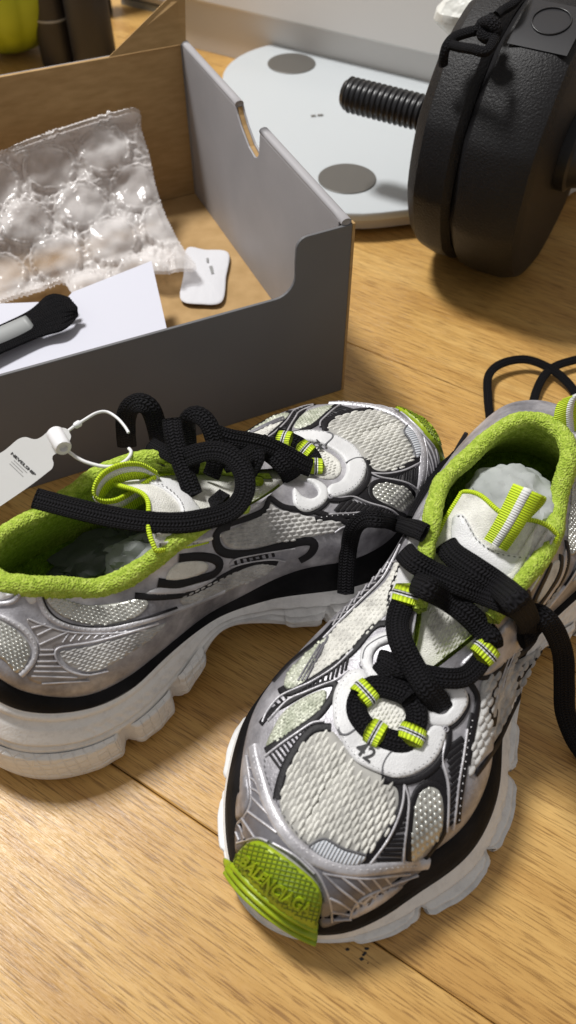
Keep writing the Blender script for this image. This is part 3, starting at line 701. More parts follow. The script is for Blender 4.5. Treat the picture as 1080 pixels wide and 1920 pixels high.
# --- rear shoe, side A: heel and quarter
MESH_Q = ZD([(215, 385), (290, 435), (400, 475), (560, 465), (680, 440), (715, 470), (660, 530), (540, 568), (430, 568), (300, 528), (225, 460)])
panel('quarter_mesh', 'R', MESH_Q, S['mesh'], off=.2, th=.4, step=6)
strands('mesh_pebble', 'R', MESH_Q, S['mesh'], (.95, .25), 9, 5.5, 9.5, 6, hgt=.9, off=.5)
ribbon('silver_rib', 'R', ZD([(190, 370), (188, 440), (240, 535), (360, 585), (520, 592), (700, 550), (860, 495), (1000, 440), (1080, 405)]), 3.2, S['silver2'], 1.1, .3)
stitch('R', ZD([(192, 380), (190, 440), (242, 533), (360, 582), (520, 590), (700, 548)]), 'thread', 2.6, 1.0, .8, 1.7)
ribbon('dark_trim', 'R', ZD([(210, 380), (210, 450), (262, 530), (370, 574), (520, 580), (690, 540), (850, 485)]), 1.1, S['black'], .8, .4)
MESH_H = ZD([(-30, 550), (50, 575), (125, 640), (148, 700), (120, 770), (80, 800), (20, 740), (-30, 700)])
panel('heel_mesh', 'R', MESH_H, S['mesh'], off=.2, th=.4, step=6)
strands('mesh_pebble', 'R', MESH_H, S['mesh'], (.9, .45), 9, 5.5, 9.5, 6, hgt=.9, off=.5)
ribbon('silver_rib', 'R', ZD([(-40, 510), (20, 535), (100, 580), (155, 640), (172, 700), (150, 760), (100, 812)]), 3.0, S['silver2'], 1.1, .3)
stitch('R', ZD([(-20, 520), (22, 537), (100, 582), (153, 640), (170, 700), (148, 760)]), 'thread', 2.6, 1.0, .8, 1.7)
panel('heel_tab', 'R', ZD([(-30, 350), (60, 352), (84, 372), (70, 420), (30, 445), (-30, 450)]), S['leather'], off=.4, th=1.0, step=6)
ribbon('silver_rib', 'R', ZD([(108, 350), (95, 420), (60, 460), (-20, 470)]), 2.6, S['silver2'], 1.1, .4)
stitch('R', ZD([(108, 355), (95, 420), (60, 458), (-10, 470)]), 'thread', 2.4, 1.0, .8, 1.7)
panel('quarter_leather', 'R', ZD([(120, 355), (180, 360), (185, 440), (150, 470), (120, 430)]), S['leather'], off=.2, th=.6, step=6)
panel('heel_counter', 'R', ZD([(130, 540), (230, 575), (335, 605), (520, 610), (640, 600), (500, 640), (300, 668), (262, 690), (270, 740), (330, 790), (430, 820), (330, 850), (220, 858), (130, 820), (180, 740), (186, 650), (150, 590)]), S['taupe'], off=.15, th=.5, step=7)
multi_ribbon('counter_rib', 'R', [ZD([(135, 540), (230, 578), (340, 606), (520, 612), (700, 592)]), ZD([(150, 585), (218, 566)]), ZD([(178, 620), (250, 585)]), ZD([(188, 665), (330, 602)]), ZD([(190, 690), (255, 690)]), ZD([(185, 715), (262, 712)]),
    ZD([(178, 745), (280, 745)]), ZD([(170, 768), (300, 770)]), ZD([(160, 792), (330, 795)]), ZD([(150, 815), (370, 822)]), ZD([(200, 850), (430, 838)])], 1.0, S['silver2'], .6, .6)
multi_ribbon('counter_rib', 'R', [ZD([(300 + 38 * k, 655 - 5 * k), (330 + 40 * k, 612 - 2 * k)]) for k in range(8)], .9, S['silver2'], .5, .5)
COUNTER_KNIT = ZD([(285, 700), (330, 690), (450, 668), (600, 625), (760, 575), (800, 560), (720, 640), (600, 720), (480, 785), (400, 790), (320, 755)])
panel('lower_knit', 'R', COUNTER_KNIT, S['gknit'], off=.3, th=.4, step=7)
strands('knit_strand', 'R', COUNTER_KNIT, S['gknit'], (.93, -.36), 14, 4.5, 13, 4.5, hgt=.7, off=.6)
ribbon('silver_rib', 'R', ZD([(760, 560), (600, 612), (450, 652), (300, 675), (262, 695), (275, 740), (330, 790), (420, 810), (520, 790)]), 1.3, S['silver2'], .8, .6)
# loops and trims at the middle of side A
ELL = ZD([(800, 350), (850, 275), (950, 258), (1005, 282), (975, 320), (900, 345)])
panel('loop_knit', 'R', ELL, S['knit'], off=.2, th=.4, step=5)
ribbon('black_trim', 'R', ZD([(860, 248), (950, 240), (1030, 250), (1062, 280), (1030, 325), (940, 352), (850, 374), (760, 366)]), 4.2, S['black'], 1.0, .4)
panel('loop_band', 'R', ZD([(700, 420), (780, 385), (900, 380), (1010, 350), (1050, 345), (980, 390), (900, 415), (790, 428)]), S['silver2'], off=.2, th=.5, step=5)
ribbon('black_trim', 'R', ZD([(650, 430), (740, 436), (860, 428), (950, 405), (1050, 350)]) + ZE([(150, 490), (260, 435), (340, 412), (430, 420)]), 3.0, S['black'], 1.0, .4)
LOW_A = ZE([(-60, 600), (20, 555), (200, 470), (330, 422), (425, 425), (385, 470), (250, 530), (90, 600), (-20, 640)])
panel('lower_knit', 'R', LOW_A, S['gknit'], off=.2, th=.4, step=6)
strands('knit_strand', 'R', LOW_A, S['gknit'], (.9, -.43), 14, 4.5, 13, 4.5, hgt=.7, off=.5)
ribbon('black_trim', 'R', ZE([(190, 232), (130, 255), (122, 320), (165, 370), (300, 372), (450, 335), (580, 308), (622, 325), (600, 375), (545, 408)]), 4.2, S['black'], 1.0, .4)
_n = len(PARTS)
MID_A = ZE([(152, 268), (250, 225), (340, 180), (392, 122), (440, 150), (560, 178), (690, 200), (770, 225), (722, 262), (600, 288), (450, 318), (300, 345), (200, 345), (160, 315)])
panel('side_knit', 'R', MID_A, S['gknit'], off=.15, th=.4, step=6)
strands('knit_strand', 'R', MID_A, S['gknit'], (.93, -.1), 15, 7, 13.5, 7.5, hgt=1.2, off=.4)
ribbon('black_trim', 'R', ZE([(190, 222), (300, 185), (370, 150), (388, 88), (430, 118), (480, 142), (600, 155), (700, 185), (790, 218), (840, 245)]), 3.0, S['black'], .9, .5)
ribbon('silver_rib', 'R', ZE([(720, 268), (760, 240), (790, 235)]), 1.4, S['silver2'], .8, .5)
panel('eyestay', 'R', ZI([(700, 610), (770, 565), (840, 505), (885, 520), (893, 590), (810, 655), (715, 695)]), S['silver2'], off=.3, th=.9, step=5)
only('R', _n)
ladder('ladder_bar', 'R', ZE([(200, 405), (250, 385), (330, 375), (430, 360)]), ZE([(210, 440), (260, 425), (330, 405), (430, 385)]), 7, 1.6, S['black'])
ribbon('silver_rib', 'R', ZE([(190, 425), (210, 400), (300, 380), (420, 360), (520, 345)]), 1.0, S['silver2'], .7, .5)
ribbon('silver_rib', 'R', ZE([(190, 440), (280, 415), (400, 400), (470, 410)]), 1.0, S['silver2'], .7, .5)
# --- lime toe bumper: knurled slab, three ribs and a foot
BUMP = ZA([(152, 735), (165, 690), (200, 640), (262, 596), (320, 606), (420, 672), (540, 762), (640, 850), (684, 925), (680, 1010), (662, 1080), (650, 1140), (560, 1090), (430, 1010), (310, 910), (220, 815)])
panel('toe_bumper', 'F', BUMP, S['rubber'], off=1.2, th=1.8, step=7, bvh=BHULL)
panel('bumper_foot', 'F', ZA([(72, 705), (110, 735), (150, 745), (250, 850), (400, 980), (540, 1090), (650, 1150), (652, 1240), (620, 1236), (480, 1150), (300, 1020), (180, 900), (100, 800), (75, 760)]), S['rubber'], off=.4, th=.9, step=7, bvh=BHULL)
for l, w in ((ZA([(145, 745), (240, 850), (350, 945), (480, 1040), (580, 1100), (652, 1132)]), 3.4), (ZA([(112, 762), (200, 865), (330, 985), (470, 1090), (580, 1150), (650, 1180)]), 3.0), (ZA([(98, 790), (190, 905), (320, 1020), (460, 1120), (570, 1185), (648, 1222)]), 2.6)):
    ribbon('bumper_rib', 'F', l, w, S['rubber'], 2.3, 1.1, bvh=BHULL, sm=4)
kn = []
for k in range(-12, 16):
    for sgn in (1, -1):
        d = np.array([-.25, .97]) if sgn > 0 else np.array([.97, .24])
        a = np.array([395 + 34 * k * .78, 835 + 34 * k * .62]) if sgn > 0 else np.array([420 - 26 * k * .3, 840 + 26 * k * .95])
        pp = [a + d * t for t in np.arange(-420, 421, 14)]
        b = np.array([(152, 735), (165, 690), (200, 640), (262, 596), (320, 606), (420, 672), (540, 762), (640, 850), (684, 925), (680, 1010), (655, 1090), (560, 1050), (430, 965), (310, 865), (220, 780)])
        def ins(p):
            c = False; j = len(b) - 1
            for i in range(len(b)):
                if (b[i][1] > p[1]) != (b[j][1] > p[1]) and p[0] < (b[j][0] - b[i][0]) * (p[1] - b[i][1]) / (b[j][1] - b[i][1]) + b[i][0]: c = not c
                j = i
            return c
        q = [tuple(p) for p in pp if ins(p)]
        if len(q) > 2: kn.append(ZA([q[0], q[len(q) // 2], q[-1]]))
multi_ribbon('knurling', 'F', kn, .8, S['rubberd'], .35, 2.95, step=5, bvh=BHULL)

# ------------------------------------------------------------------ sweeps (laces, rolls, cords)
def frames(P, N0):
    n = len(P); T_ = [(P[min(i + 1, n - 1)] - P[max(i - 1, 0)]).normalized() for i in range(n)]; Ns = []
    for i in range(n):
        q = N0[min(i, len(N0) - 1)]; q = q - T_[i] * q.dot(T_[i])
        if q.length < .35 and Ns: w_ = Ns[-1] - T_[i] * Ns[-1].dot(T_[i]); q = q + w_ * (.35 - q.length) * 3
        Ns.append(q.normalized() if q.length > 1e-6 else Vector((0, 0, 1)))
    return T_, Ns
def sweep(P, N, w, th, seg=14, cap=True, power=.75):
    """flat braided tube: superellipse section w x th, returns verts faces uvs(mm)."""
    n = len(P); T_, Ns = frames(P, N); vs, uv = [], []; s = 0
    ww = w if hasattr(w, '__len__') else [w] * n; hh = th if hasattr(th, '__len__') else [th] * n
    for i in range(n):
        if i: s += (P[i] - P[i - 1]).length * 1000
        sd = T_[i].cross(Ns[i]).normalized()
        for j in range(seg):
            a = 2 * math.pi * j / seg; ca, sa_ = math.cos(a), math.sin(a)
            vs.append(P[i] + sd * (math.copysign(abs(ca) ** power, ca) * ww[i] / 2) + Ns[i] * (math.copysign(abs(sa_) ** power, sa_) * hh[i] / 2)); uv.append((s, j / seg))
    fs = [f[::-1] for f in grid_faces(n, seg, closed_v=True)]
    if cap:
        for i in (0, n - 1):
            k = len(vs); vs.append(P[i] + T_[i] * (-1 if i == 0 else 1) * (hh[i] * .35)); uv.append(uv[i * seg])
            for j in range(seg):
                a, b = i * seg + j, i * seg + (j + 1) % seg
                fs.append((k, a, b) if i == 0 else (k, b, a))
    return vs, fs, uv
def path3(pts, step=.0025): return [Vector(v) for v in resample(pts, step)]

def conv(V, mir): return [(v[0], -v[1], v[2]) for v in V] if mir else V
def ring_pt(i, j):
    # midsole point without the notch next to it, so that blocks keep a plain face
    return MIDS[i, j]
MIDS = np.stack([np.stack([smooth(MID[:, j, d], 9) for j in range(NH)], 1) for d in range(3)], 2)
def build_shoe(which, label):
    o, ang, mir = POSE[which]
    root = thing('sneaker', label, 'sneaker', (o.x, o.y, 0), ang, 'pair of chunky sneakers')
    root.rotation_euler = (0, -PITCH[which], ang)
    def add(name, V, Fc, mat, uvs=None, **k): return obj(name, conv(V, mir), Fc, mat, root, uvs, flip=mir, **k)
    add('upper', (UP.reshape(-1, 3) / 1000).tolist(), [f[::-1] for f in grid_faces(NP, NT, closed_u=True)][::1], MT['silver'])
    add('midsole_band', (BAND.reshape(-1, 3) / 1000).tolist(), grid_faces(NP, BAND.shape[1], closed_u=True), MT['foam'])
    under = ring(12.0, zb + .5)
    Mv = (np.concatenate([MID.reshape(-1, 3), under, [[170, 0, 2]]]) / 1000).tolist(); k = NP * NH
    fs = grid_faces(NP, NH, closed_u=True)
    for i in range(NP):
        i2 = (i + 1) % NP; fs.append((i * NH + NH - 1, i2 * NH + NH - 1, k + i2, k + i)); fs.append((k + i, k + i2, k + NP))
    add('midsole', Mv, fs, MT['sole'])
    # outsole blocks, each proud of the midsole, parted by the notches
    NM = normals_grid(MID); j0 = 17
    for sd_ in (1, -1):
        for xa, xb, jj, lift in ((3, 75, 33, 2.4), (82, 109, 33, 2.4), (115, 136, 31, 2.0), (184, 205, 29, 1.2), (211, 248, 27, 1.3), (256, 292, 27, 1.3), (299, 322, 30, 1.0)):
            ii = [i for i in range(NP) if SIDE[i] == sd_ and xa <= X[i] <= xb]
            if len(ii) < 4: continue
            ii = sorted(ii); rows = []
            for a_, i in enumerate(ii):
                e = min(1, .25 + min(a_, len(ii) - 1 - a_) / 2.0); pr = [MID[i, jj] - NM[i, jj] * 0]
                for j in range(jj, NH):
                    o_ = np.array([NRM[i][0], NRM[i][1], 0]); f_ = min(1, .3 + (j - jj) / 3.0) * e
                    gro = .7 if (NH - 16 <= j <= NH - 14) else 0
                    base = ring_pt(i, j); rows.append(tuple((base + o_ * ((lift + 1.0) * f_ - gro)) / 1000))
            nn = NH - jj; V = list(rows)
            add('outsole_block', V, grid_faces(len(ii), nn), MT['pod'] if xa < 140 else MT['sole'])
    # lining wall inside the collar and a footbed
    L0 = T.copy(); idx = [i for i in range(NP) if SS[i] < 262]; ia = [i for i in idx if SIDE[i] > 0]; ib = [i for i in idx if SIDE[i] < 0]
    order = ib + ia; rows = []
    for i in order:
        t = T[i]; foot = OUT[i] - NRM[i] * (in2[i] + 5); row = []
        for q, (kx, z) in enumerate(((0, t[2] - 1), (.05, t[2] - 6), (.12, lerp(t[2], 48, .3)), (.45, lerp(t[2], 48, .65)), (.9, 46))):
            inn = np.array([t[0], t[1]]) + np.array([-NRM[i][0], -NRM[i][1]]) * (3 + 4 * min(1, q)) * (1 - kx)
            xy = inn * (1 - kx) + foot * kx; row.append((xy[0] / 1000, xy[1] / 1000, z / 1000))
        rows.append(row)
    G = np.array(rows); add('lining', G.reshape(-1, 3).tolist(), grid_faces(len(order), 5), MT['lime'])
    fb = [tuple(r[4]) for r in rows]; add('insole', [(p[0], p[1], .048) for p in fb] + [(.15, 0, .047)], [(i, i + 1, len(fb)) for i in range(len(fb) - 1)], MT['lining'])
    # padded terry collar: a fat noisy roll along the edge
    P = []; N = []; W = []
    for i in order:
        if SS[i] > (228 if SIDE[i] > 0 else 240): continue
        t = Vector(T[i] / 1000); n2 = Vector((NRM[i][0], NRM[i][1], 0)); P.append(t - n2 * np.interp(SS[i], [0, 60, 200, 246], [.0045, .0045, .003, .001])); N.append((n2 * .8 + Vector((0, 0, 1))).normalized())
        W.append(np.interp(SS[i], [0, 150, 185, 246], [.0108, .0102, .0088, .007]))
    Q = resample(P, .0011); m = len(Q); s0 = np.linspace(0, 1, len(P)); s1 = np.linspace(0, 1, m)
    Nn = [Vector([np.interp(u, s0, [n[k] for n in N]) for k in range(3)]).normalized() for u in s1]; Wn = np.interp(s1, s0, W)
    vs, fs, uv = sweep([Vector(q) for q in Q], Nn, Wn.tolist(), (Wn * .9).tolist(), 34, True, 1.0)
    vs2 = []
    for i, v in enumerate(vs):
        j = min(i // 34, m - 1); c = Vector(Q[j]); d = (v - c); L_ = d.length
        dd = noise.noise(v * 520) * .0003 + noise.noise(v * 1100) * .00045 + noise.noise(v * 70) * .0009
        vs2.append(v + d.normalized() * dd if L_ > 1e-6 else v)
    add('collar', vs2, [f[::-1] for f in fs], MT['lime'])
    # tongue
    G = TG / 1000; add('tongue', G.reshape(-1, 3).tolist(), [f[::-1] for f in grid_faces(G.shape[0], G.shape[1])], MT['knit'])
    for pi, (kind, (name, V, Fc, mat, lab)) in enumerate(PARTS):
        if not V or ONLY.get(pi, which) != which: continue
        q = add(name, V, Fc, mat, stuff=(kind == 'stuff'))
        if lab: q['label'] = lab
    return root, add

# ------------------------------------------------------------------ text
def text_mesh(txt, bold=.0, spacing=1.0, extrude=0.0, res=3):
    cu = bpy.data.curves.new('lettering', 'FONT'); cu.body = txt; cu.offset = bold; cu.space_character = spacing; cu.extrude = extrude; cu.resolution_u = res
    o = bpy.data.objects.new('lettering', cu); sc.collection.objects.link(o)
    dg = bpy.context.evaluated_depsgraph_get(); dg.update(); me = bpy.data.meshes.new_from_object(o.evaluated_get(dg))
    V = [tuple(v.co) for v in me.vertices]; Fc = [tuple(p.vertices) for p in me.polygons]
    bpy.data.objects.remove(o); bpy.data.curves.remove(cu); bpy.data.meshes.remove(me)
    x0 = min(v[0] for v in V); x1 = max(v[0] for v in V)
    return [(v[0] - x0, v[1], v[2]) for v in V], Fc, x1 - x0
def surf_text(root, name, which_cast, base, h_px, txt, mat, off, mirror_x=False, bold=.02, bvh=None, extrude=0.0, conv_mir=False, exscale=1.0, spacing=1.0, up=None):
    """letters laid on the sneaker along a base line given in the picture of one shoe."""
    V, Fc, W = text_mesh(txt, bold, spacing, extrude); B = resample(base, 2); Ls = len(B) - 1; pts = []
    for x, y, z in V:
        u = x / W
        if mirror_x: u = 1 - u
        k = min(Ls, max(0, u * Ls)); i = int(k); p = B[i] + (B[min(i + 1, Ls)] - B[i]) * (k - i)
        d = (B[min(i + 8, Ls)] - B[max(i - 8, 0)]); d /= np.linalg.norm(d)
        upv = np.array(up) if up is not None else np.array([d[1], -d[0]])
        pts.append(tuple(p + upv * y / .7 * h_px))
    hits = cast(which_cast, pts, bvh); out = []
    for (p, n), v in zip(hits, V): out.append(p + n * ((off + v[2] * exscale) / 1000))
    fl = mirror_x != conv_mir
    o = obj(name, conv(out, conv_mir), Fc, mat, root, smooth=False, flip=fl); return o

# ------------------------------------------------------------------ laces and straps laid over a shoe
def world_bvh(which, roots):
    dg = None; V, Fc = [], []
    for o in roots:
        if o.name.split('.')[0] in ('upper', 'tongue', 'collar', 'midsole', 'midsole_band', 'eyelet_guard', 'eyelet_flap'):
            k = len(V); R = SM(which)
            V += [R @ v.co for v in o.data.vertices]; Fc += [tuple(i + k for i in p.vertices) for p in o.data.polygons]
    return BVHTree.FromPolygons(V, Fc)
def over(bvh, pts, view=.45):
    """(px, py, lift mm) rides on the shoe; (px, py, 'z', h) floats at that height in metres."""
    P, N = [], []; o = Vector((0, 0, CH))
    for p in pts:
        d = ray(p[0], p[1])
        if len(p) == 4: q = at(p[0], p[1], p[3]); n = Vector((0, 0, 1))
        else:
            loc, n, i, ds = bvh.ray_cast(o, d.normalized())
            if loc is None: loc = at(p[0], p[1], .05); n = Vector((0, 0, 1))
            if n.dot(d) > 0: n = -n
            q = loc - d.normalized() * (p[2] / 1000 / max(.45, -n.dot(d.normalized())))
        P.append(q); N.append((n * (1 - view) - d.normalized() * view).normalized())
    return P, N
def lace(root, which, bvh, pts, w=12.0, th=4.4, name='shoelace', taper=None, mat='lace', twist=None, view=.8, ends=None, smoothn=9):
    P, N = over(bvh, pts, view)
    Q = resample(P, .0022); m = len(Q); s0 = np.linspace(0, 1, len(P))
    # normals by nearest control fraction (arc length)
    cl = np.concatenate([[0], np.cumsum([(P[i + 1] - P[i]).length for i in range(len(P) - 1)])]); cl /= cl[-1]; s1 = np.linspace(0, 1, m)
    Nn = [Vector([np.interp(u, cl, [n[k] for n in N]) for k in range(3)]).normalized() for u in s1]
    if twist:
        Tt = [(Vector(Q[min(i + 1, m - 1)]) - Vector(Q[max(i - 1, 0)])).normalized() for i in range(m)]
        ang = np.interp(s1, [t[0] for t in twist], [math.radians(t[1]) for t in twist]); Nn = [Matrix.Rotation(a, 3, t) @ n for a, t, n in zip(ang, Tt, Nn)]
    W = np.full(m, w * (.86 if which == 'R' else .93) / 1000.0); H = np.full(m, th * .78 / 1000.0)
    if taper:
        f = np.interp(s1, [t[0] for t in taper], [t[1] for t in taper]); W *= f; H = H * (.6 + .4 * f) + .0004 * (1 - f)
    for i in range(m):
        W[i] *= 1 + .05 * noise.noise(Vector(Q[i]) * 60)
    vs, fs, uv = sweep([Vector(q) for q in Q], Nn, W.tolist(), H.tolist(), 18)
    R = (SM(which)).inverted()
    return obj(name, [R @ v for v in vs], fs, MT[mat], root, uv), ([Vector(q) for q in Q], Nn)
def lace_loop(root, which, bvh, c, d, lift, w=14.0, th=7.0, scale=1.0):
    """woven lime keeper round the lace, with its white and black stripes."""
    d = np.array(d, float); d /= np.linalg.norm(d); R = (SM(which)).inverted()
    half = 15 * scale; pts = [(c[0] + d[0] * k * half, c[1] + d[1] * k * half, lift) for k in (-1, -.5, 0, .5, 1)]
    P, N = over(bvh, pts, .5)
    n0 = sum(N, Vector()).normalized(); a, b = P[0], P[-1]; L_ = (b - a).length; t = (b - a).normalized()
    def seg(u0, u1, grow, name, mat, par):
        Q = [a.lerp(b, lerp(u0, u1, k / 4)) - n0 * 0 for k in range(5)]; bulge = [0, .45, .55, .45, 0] if name == 'lace_loop' else [0] * 5
        vs, fs, uv = sweep(Q, [n0] * 5, [(w + grow + bb) / 1000 * scale for bb in bulge], [(th + grow + bb) / 1000 * scale for bb in bulge], 16)
        return obj(name, [R @ v for v in vs], fs, MT[mat], par, [(u[1] * 30, u[0]) for u in uv])
    o = seg(0, 1, 0, 'lace_loop', 'neon', root); seg(.36, .64, .9, 'white_stripe', 'whiteweb', o); seg(.46, .54, 1.3, 'black_stripe', 'black', o)
    return o
def strap(root, which, C, Wv, mat_out, name, stripe=(.36, .64), th=.0007, step=.0012):
    """webbing: centre line C (world), half-width vectors Wv."""
    R = (SM(which)).inverted() if which else Matrix()
    Q = resample(C, step); m = len(Q); cl = np.concatenate([[0], np.cumsum([(C[i + 1] - C[i]).length for i in range(len(C) - 1)])]); cl /= cl[-1]; s1 = np.linspace(0, 1, m)
    Ws = [Vector([np.interp(u, cl, [w[k] for w in Wv]) for k in range(3)]) for u in s1]; Q = [Vector(q) for q in Q]
    def band(u0, u1, t, nm, mat, par):
        V, uv = [], []; s = 0
        for i in range(m):
            if i: s += (Q[i] - Q[i - 1]).length * 1000
            tg_ = (Q[min(i + 1, m - 1)] - Q[max(i - 1, 0)]).normalized(); n = tg_.cross(Ws[i]).normalized()
            for k, (u, z) in enumerate(((u0, t), ((u0 + u1) / 2, t * 1.15), (u1, t), (u1, -t), ((u0 + u1) / 2, -t * 1.15), (u0, -t))):
                V.append(R @ (Q[i] + Ws[i] * (2 * u - 1) + n * z)); uv.append((s, u * 10))
        return obj(nm, V, [f[::-1] for f in grid_faces(m, 6, closed_v=True)], mat, par, uv)
    o = band(0, 1, th, name, MT[mat_out], root); band(stripe[0], stripe[1], th * 1.5, 'white_stripe', MT['whiteweb'], o); return o
def raw(root, which, name, V, Fc, mat, **k):
    R = (SM(which)).inverted()
    return obj(name, [R @ Vector(v) for v in V], Fc, mat, root, **k)

# ------------------------------------------------------------------ front shoe
fr, fadd = build_shoe('F', 'white and silver chunky sneaker in front, toe and lime bumper pointing at the viewer')
FB = world_bvh('F', fr.children)
rr, radd = build_shoe('R', 'white and silver chunky sneaker behind, lying crosswise beside the shoebox with its heel at left')
RB = world_bvh('R', rr.children)
# tongue dressing (cast on the tongue of the front shoe, used on both)
def tongue_part(root, mir, name, poly, mat, off, th, crown=0):
    PARTS.clear(); d = panel(name, 'F', poly, mat, off, th, step=7, bvh=TONG, crown=crown); nm, V, Fc, m, lab = d
    return obj(nm, conv(V, mir), Fc, m, root, flip=mir)
TL = ZJ([(512, 735), (528, 705), (560, 700), (590, 740), (622, 800), (690, 860), (760, 882), (840, 886), (905, 892), (938, 925), (930, 965), (880, 1012), (820, 1055), (740, 1000), (640, 930), (520, 860)])
for root, mir in ((fr, False), (rr, True)):
    tongue_part(root, mir, 'tongue_patch', TL, MT['leather'], .5, 1.0, .6)
    PARTS.clear(); stitch('F', ZJ([(530, 720), (565, 712), (600, 770), (640, 830), (720, 880), (840, 898), (900, 905), (922, 935), (910, 970), (860, 1015)]), 'dthread', 2.6, 1.5, .6, 2.3, bvh=TONG)
    strands('knit_strand', 'F', ZJ([(390, 1180), (420, 1120), (520, 1180), (620, 1230), (560, 1300), (480, 1370), (430, 1340), (400, 1260)]), MT['knit'], (-.45, .89), 14, 6, 13, 6, hgt=.7, off=.2, bvh=TONG)
    for k, (nm, V, Fc, m, lab) in list(PARTS): obj(nm, conv(V, mir), Fc, m, root, flip=mir, stuff=True)
# neon edging and puffs round the top of the tongue
    G = TG / 1000; top = [Vector(v) for v in G[-1]]; sideA = [Vector(v) for v in G[-11:, -1]]; sideB = [Vector(v) for v in G[-14:, 0]]
    edge = sideB + top[1:-1] + sideA[::-1]
    vs, fs, uv = sweep([Vector(v) for v in resample(edge, .002)], [Vector((0, 0, 1))] * 400, .0024, .0024, 10)
    obj('tongue_edge', conv(vs, mir), fs, MT['neon'], root, uv, flip=mir)
    for j in (15, 17, 19):
        pth = [Vector(v) + Vector((0, 0, .0008)) for v in G[-22:-1, j]]; vs, fs, uv = sweep(pth, [Vector((0, 0, 1))] * len(pth), [.0052 * math.sin(math.pi * min(1, (k + 1) / 21)) + .0005 for k in range(len(pth))], .003, 10)
        obj('tongue_puff', conv(vs, mir), fs, MT['knit'], root, uv, flip=mir)
# lettering: bumper and size
surf_text(fr, 'bumper_lettering', 'F', ZA([(206, 722), (330, 838), (450, 930), (606, 1022)]), 20, 'BALENCIAGA', MT['rubber'], 3.35, bvh=BHULL, extrude=.5, exscale=1.3, bold=.03)
surf_text(rr, 'bumper_lettering', 'F', ZA([(206, 722), (330, 838), (450, 930), (606, 1022)]), 20, 'BALENCIAGA', MT['rubber'], 3.35, bvh=BHULL, mirror_x=True, extrude=.5, exscale=1.3, conv_mir=True, bold=.03)
surf_text(fr, 'size_number', 'F', ZH([(165, 740), (278, 822)]), 27, '42', MT['ink'], 2.7, bold=.012)
surf_text(rr, 'size_number', 'R', [(608.5, 844), (593, 829)], 13.5, '42', MT['ink'], 2.5, bold=.02, conv_mir=True)

# laces of the front shoe (lower runs first)
FL = [
 dict(pts=[(770, 1371, 1.5), (781, 1352, 3), (779, 1325, 3.5), (762, 1303, 4), (730, 1290, 4), (700, 1287, 3.5), (686, 1297, 2.5)], w=11.5),
 dict(pts=[(676, 1300, 2), (669, 1318, 2.5), (670, 1338, 2.5), (682, 1358, 2.5), (700, 1374, 2.5), (722, 1384, 2.5), (748, 1391, 2.5), (768, 1388, 2)], w=10.5),
 dict(pts=[(712, 1236, 0), (722, 1238, 4), (748, 1252, 7), (785, 1262, 8), (830, 1271, 6), (868, 1270, 5), (892, 1252, 4), (903, 1236, 4)], w=10.5, th=4.0),
 dict(pts=[(764, 1100, 4), (756, 1128, 5), (745, 1165, 6), (752, 1205, 9), (775, 1250, 14), (800, 1290, 9), (818, 1312, 4), (828, 1330, 0)], w=12.5),
 dict(pts=[(712, 1240, 2), (735, 1262, 5), (752, 1288, 7), (770, 1310, 6)], w=11.5),
 dict(pts=[(778, 1092, 5), (802, 1104, 8), (840, 1125, 10), (875, 1150, 9), (905, 1180, 7), (920, 1200, 5), (922, 1212, 3)], w=12.5, th=5),
 dict(pts=[(758, 1035, 3), (775, 1052, 7), (815, 1075, 11), (860, 1095, 13), (905, 1112, 11), (950, 1130, 7), (985, 1150, 4)], w=12.5),
 dict(pts=[(836, 1022, 2), (850, 1040, 6), (890, 1068, 12), (935, 1098, 15), (968, 1128, 15), (988, 1158, 12), (990, 1182, 7), (974, 1194, 3)], w=13.5, th=5.5),
 dict(pts=[(985, 1165, 5), (1002, 1150, 8), (1022, 1160, 'z', .082), (1042, 1188, 'z', .072), (1056, 1230, 'z', .056), (1058, 1285, 'z', .038), (1060, 1335, 'z', .022), (1078, 1385, 'z', .010), (1110, 1430, 'z', .004)], w=11.5, th=4.6),
 dict(pts=[(797, 1000, 2), (780, 992, 6), (745, 982, 10), (712, 974, 'z', .083), (683, 974, 'z', .080), (664, 990, 'z', .072), (655, 1022, 'z', .058), (650, 1065, 'z', .046), (648, 1112, 'z', .034)], w=10.5, th=4.4),
]
for k in FL:
    lace(fr, 'F', FB, k['pts'], k.get('w', 12), k.get('th', 4.6))
lace_loop(fr, 'F', FB, (762, 1115), (-.3, 1), 5.2, w=13.5, th=6)
lace_loop(fr, 'F', FB, (910, 1222), (.65, -.75), 4.5, w=12.5, th=6)
lace_loop(fr, 'F', FB, (684, 1299), (-.7, .62), 3.0, w=12.3, th=5.6)
lace_loop(fr, 'F', FB, (704, 1374), (.85, .5), 3.0, w=11.5, th=5.6)
lace_loop(fr, 'F', FB, (772, 1377), (-.35, .9), 3.0, w=12.3, th=5.6)
# lace ends of the front shoe that run down behind it on the floor
lace(fr, 'F', FB, [(900, 868, 'z', .035), (905, 838, 'z', .012), (919, 802, 'z', .004), (915, 748, 'z', .004), (916, 705, 'z', .008), (940, 682, 'z', .010), (985, 674, 'z', .010), (1030, 690, 'z', .008), (1062, 715, 'z', .006), (1085, 745, 'z', .004)], 7.0, 4.0)
lace(fr, 'F', FB, [(998, 830, 'z', .012), (996, 790, 'z', .004), (1003, 742, 'z', .004), (1020, 705, 'z', .006), (1045, 685, 'z', .008), (1090, 672, 'z', .008)], 7.0, 4.0)
lace(fr, 'F', FB, [(1010, 800, 'z', .005), (1045, 793, 'z', .004), (1100, 786, 'z', .004)], 6.0, 3.5)
lace(fr, 'F', FB, [(776, 975, 'z', .070), (800, 928, 'z', .058), (824, 892, 'z', .050), (846, 862, 'z', .044), (853, 850, 'z', .043)], 10.0, 4.5, taper=[(0, 1), (.8, 1), (1, .45)])
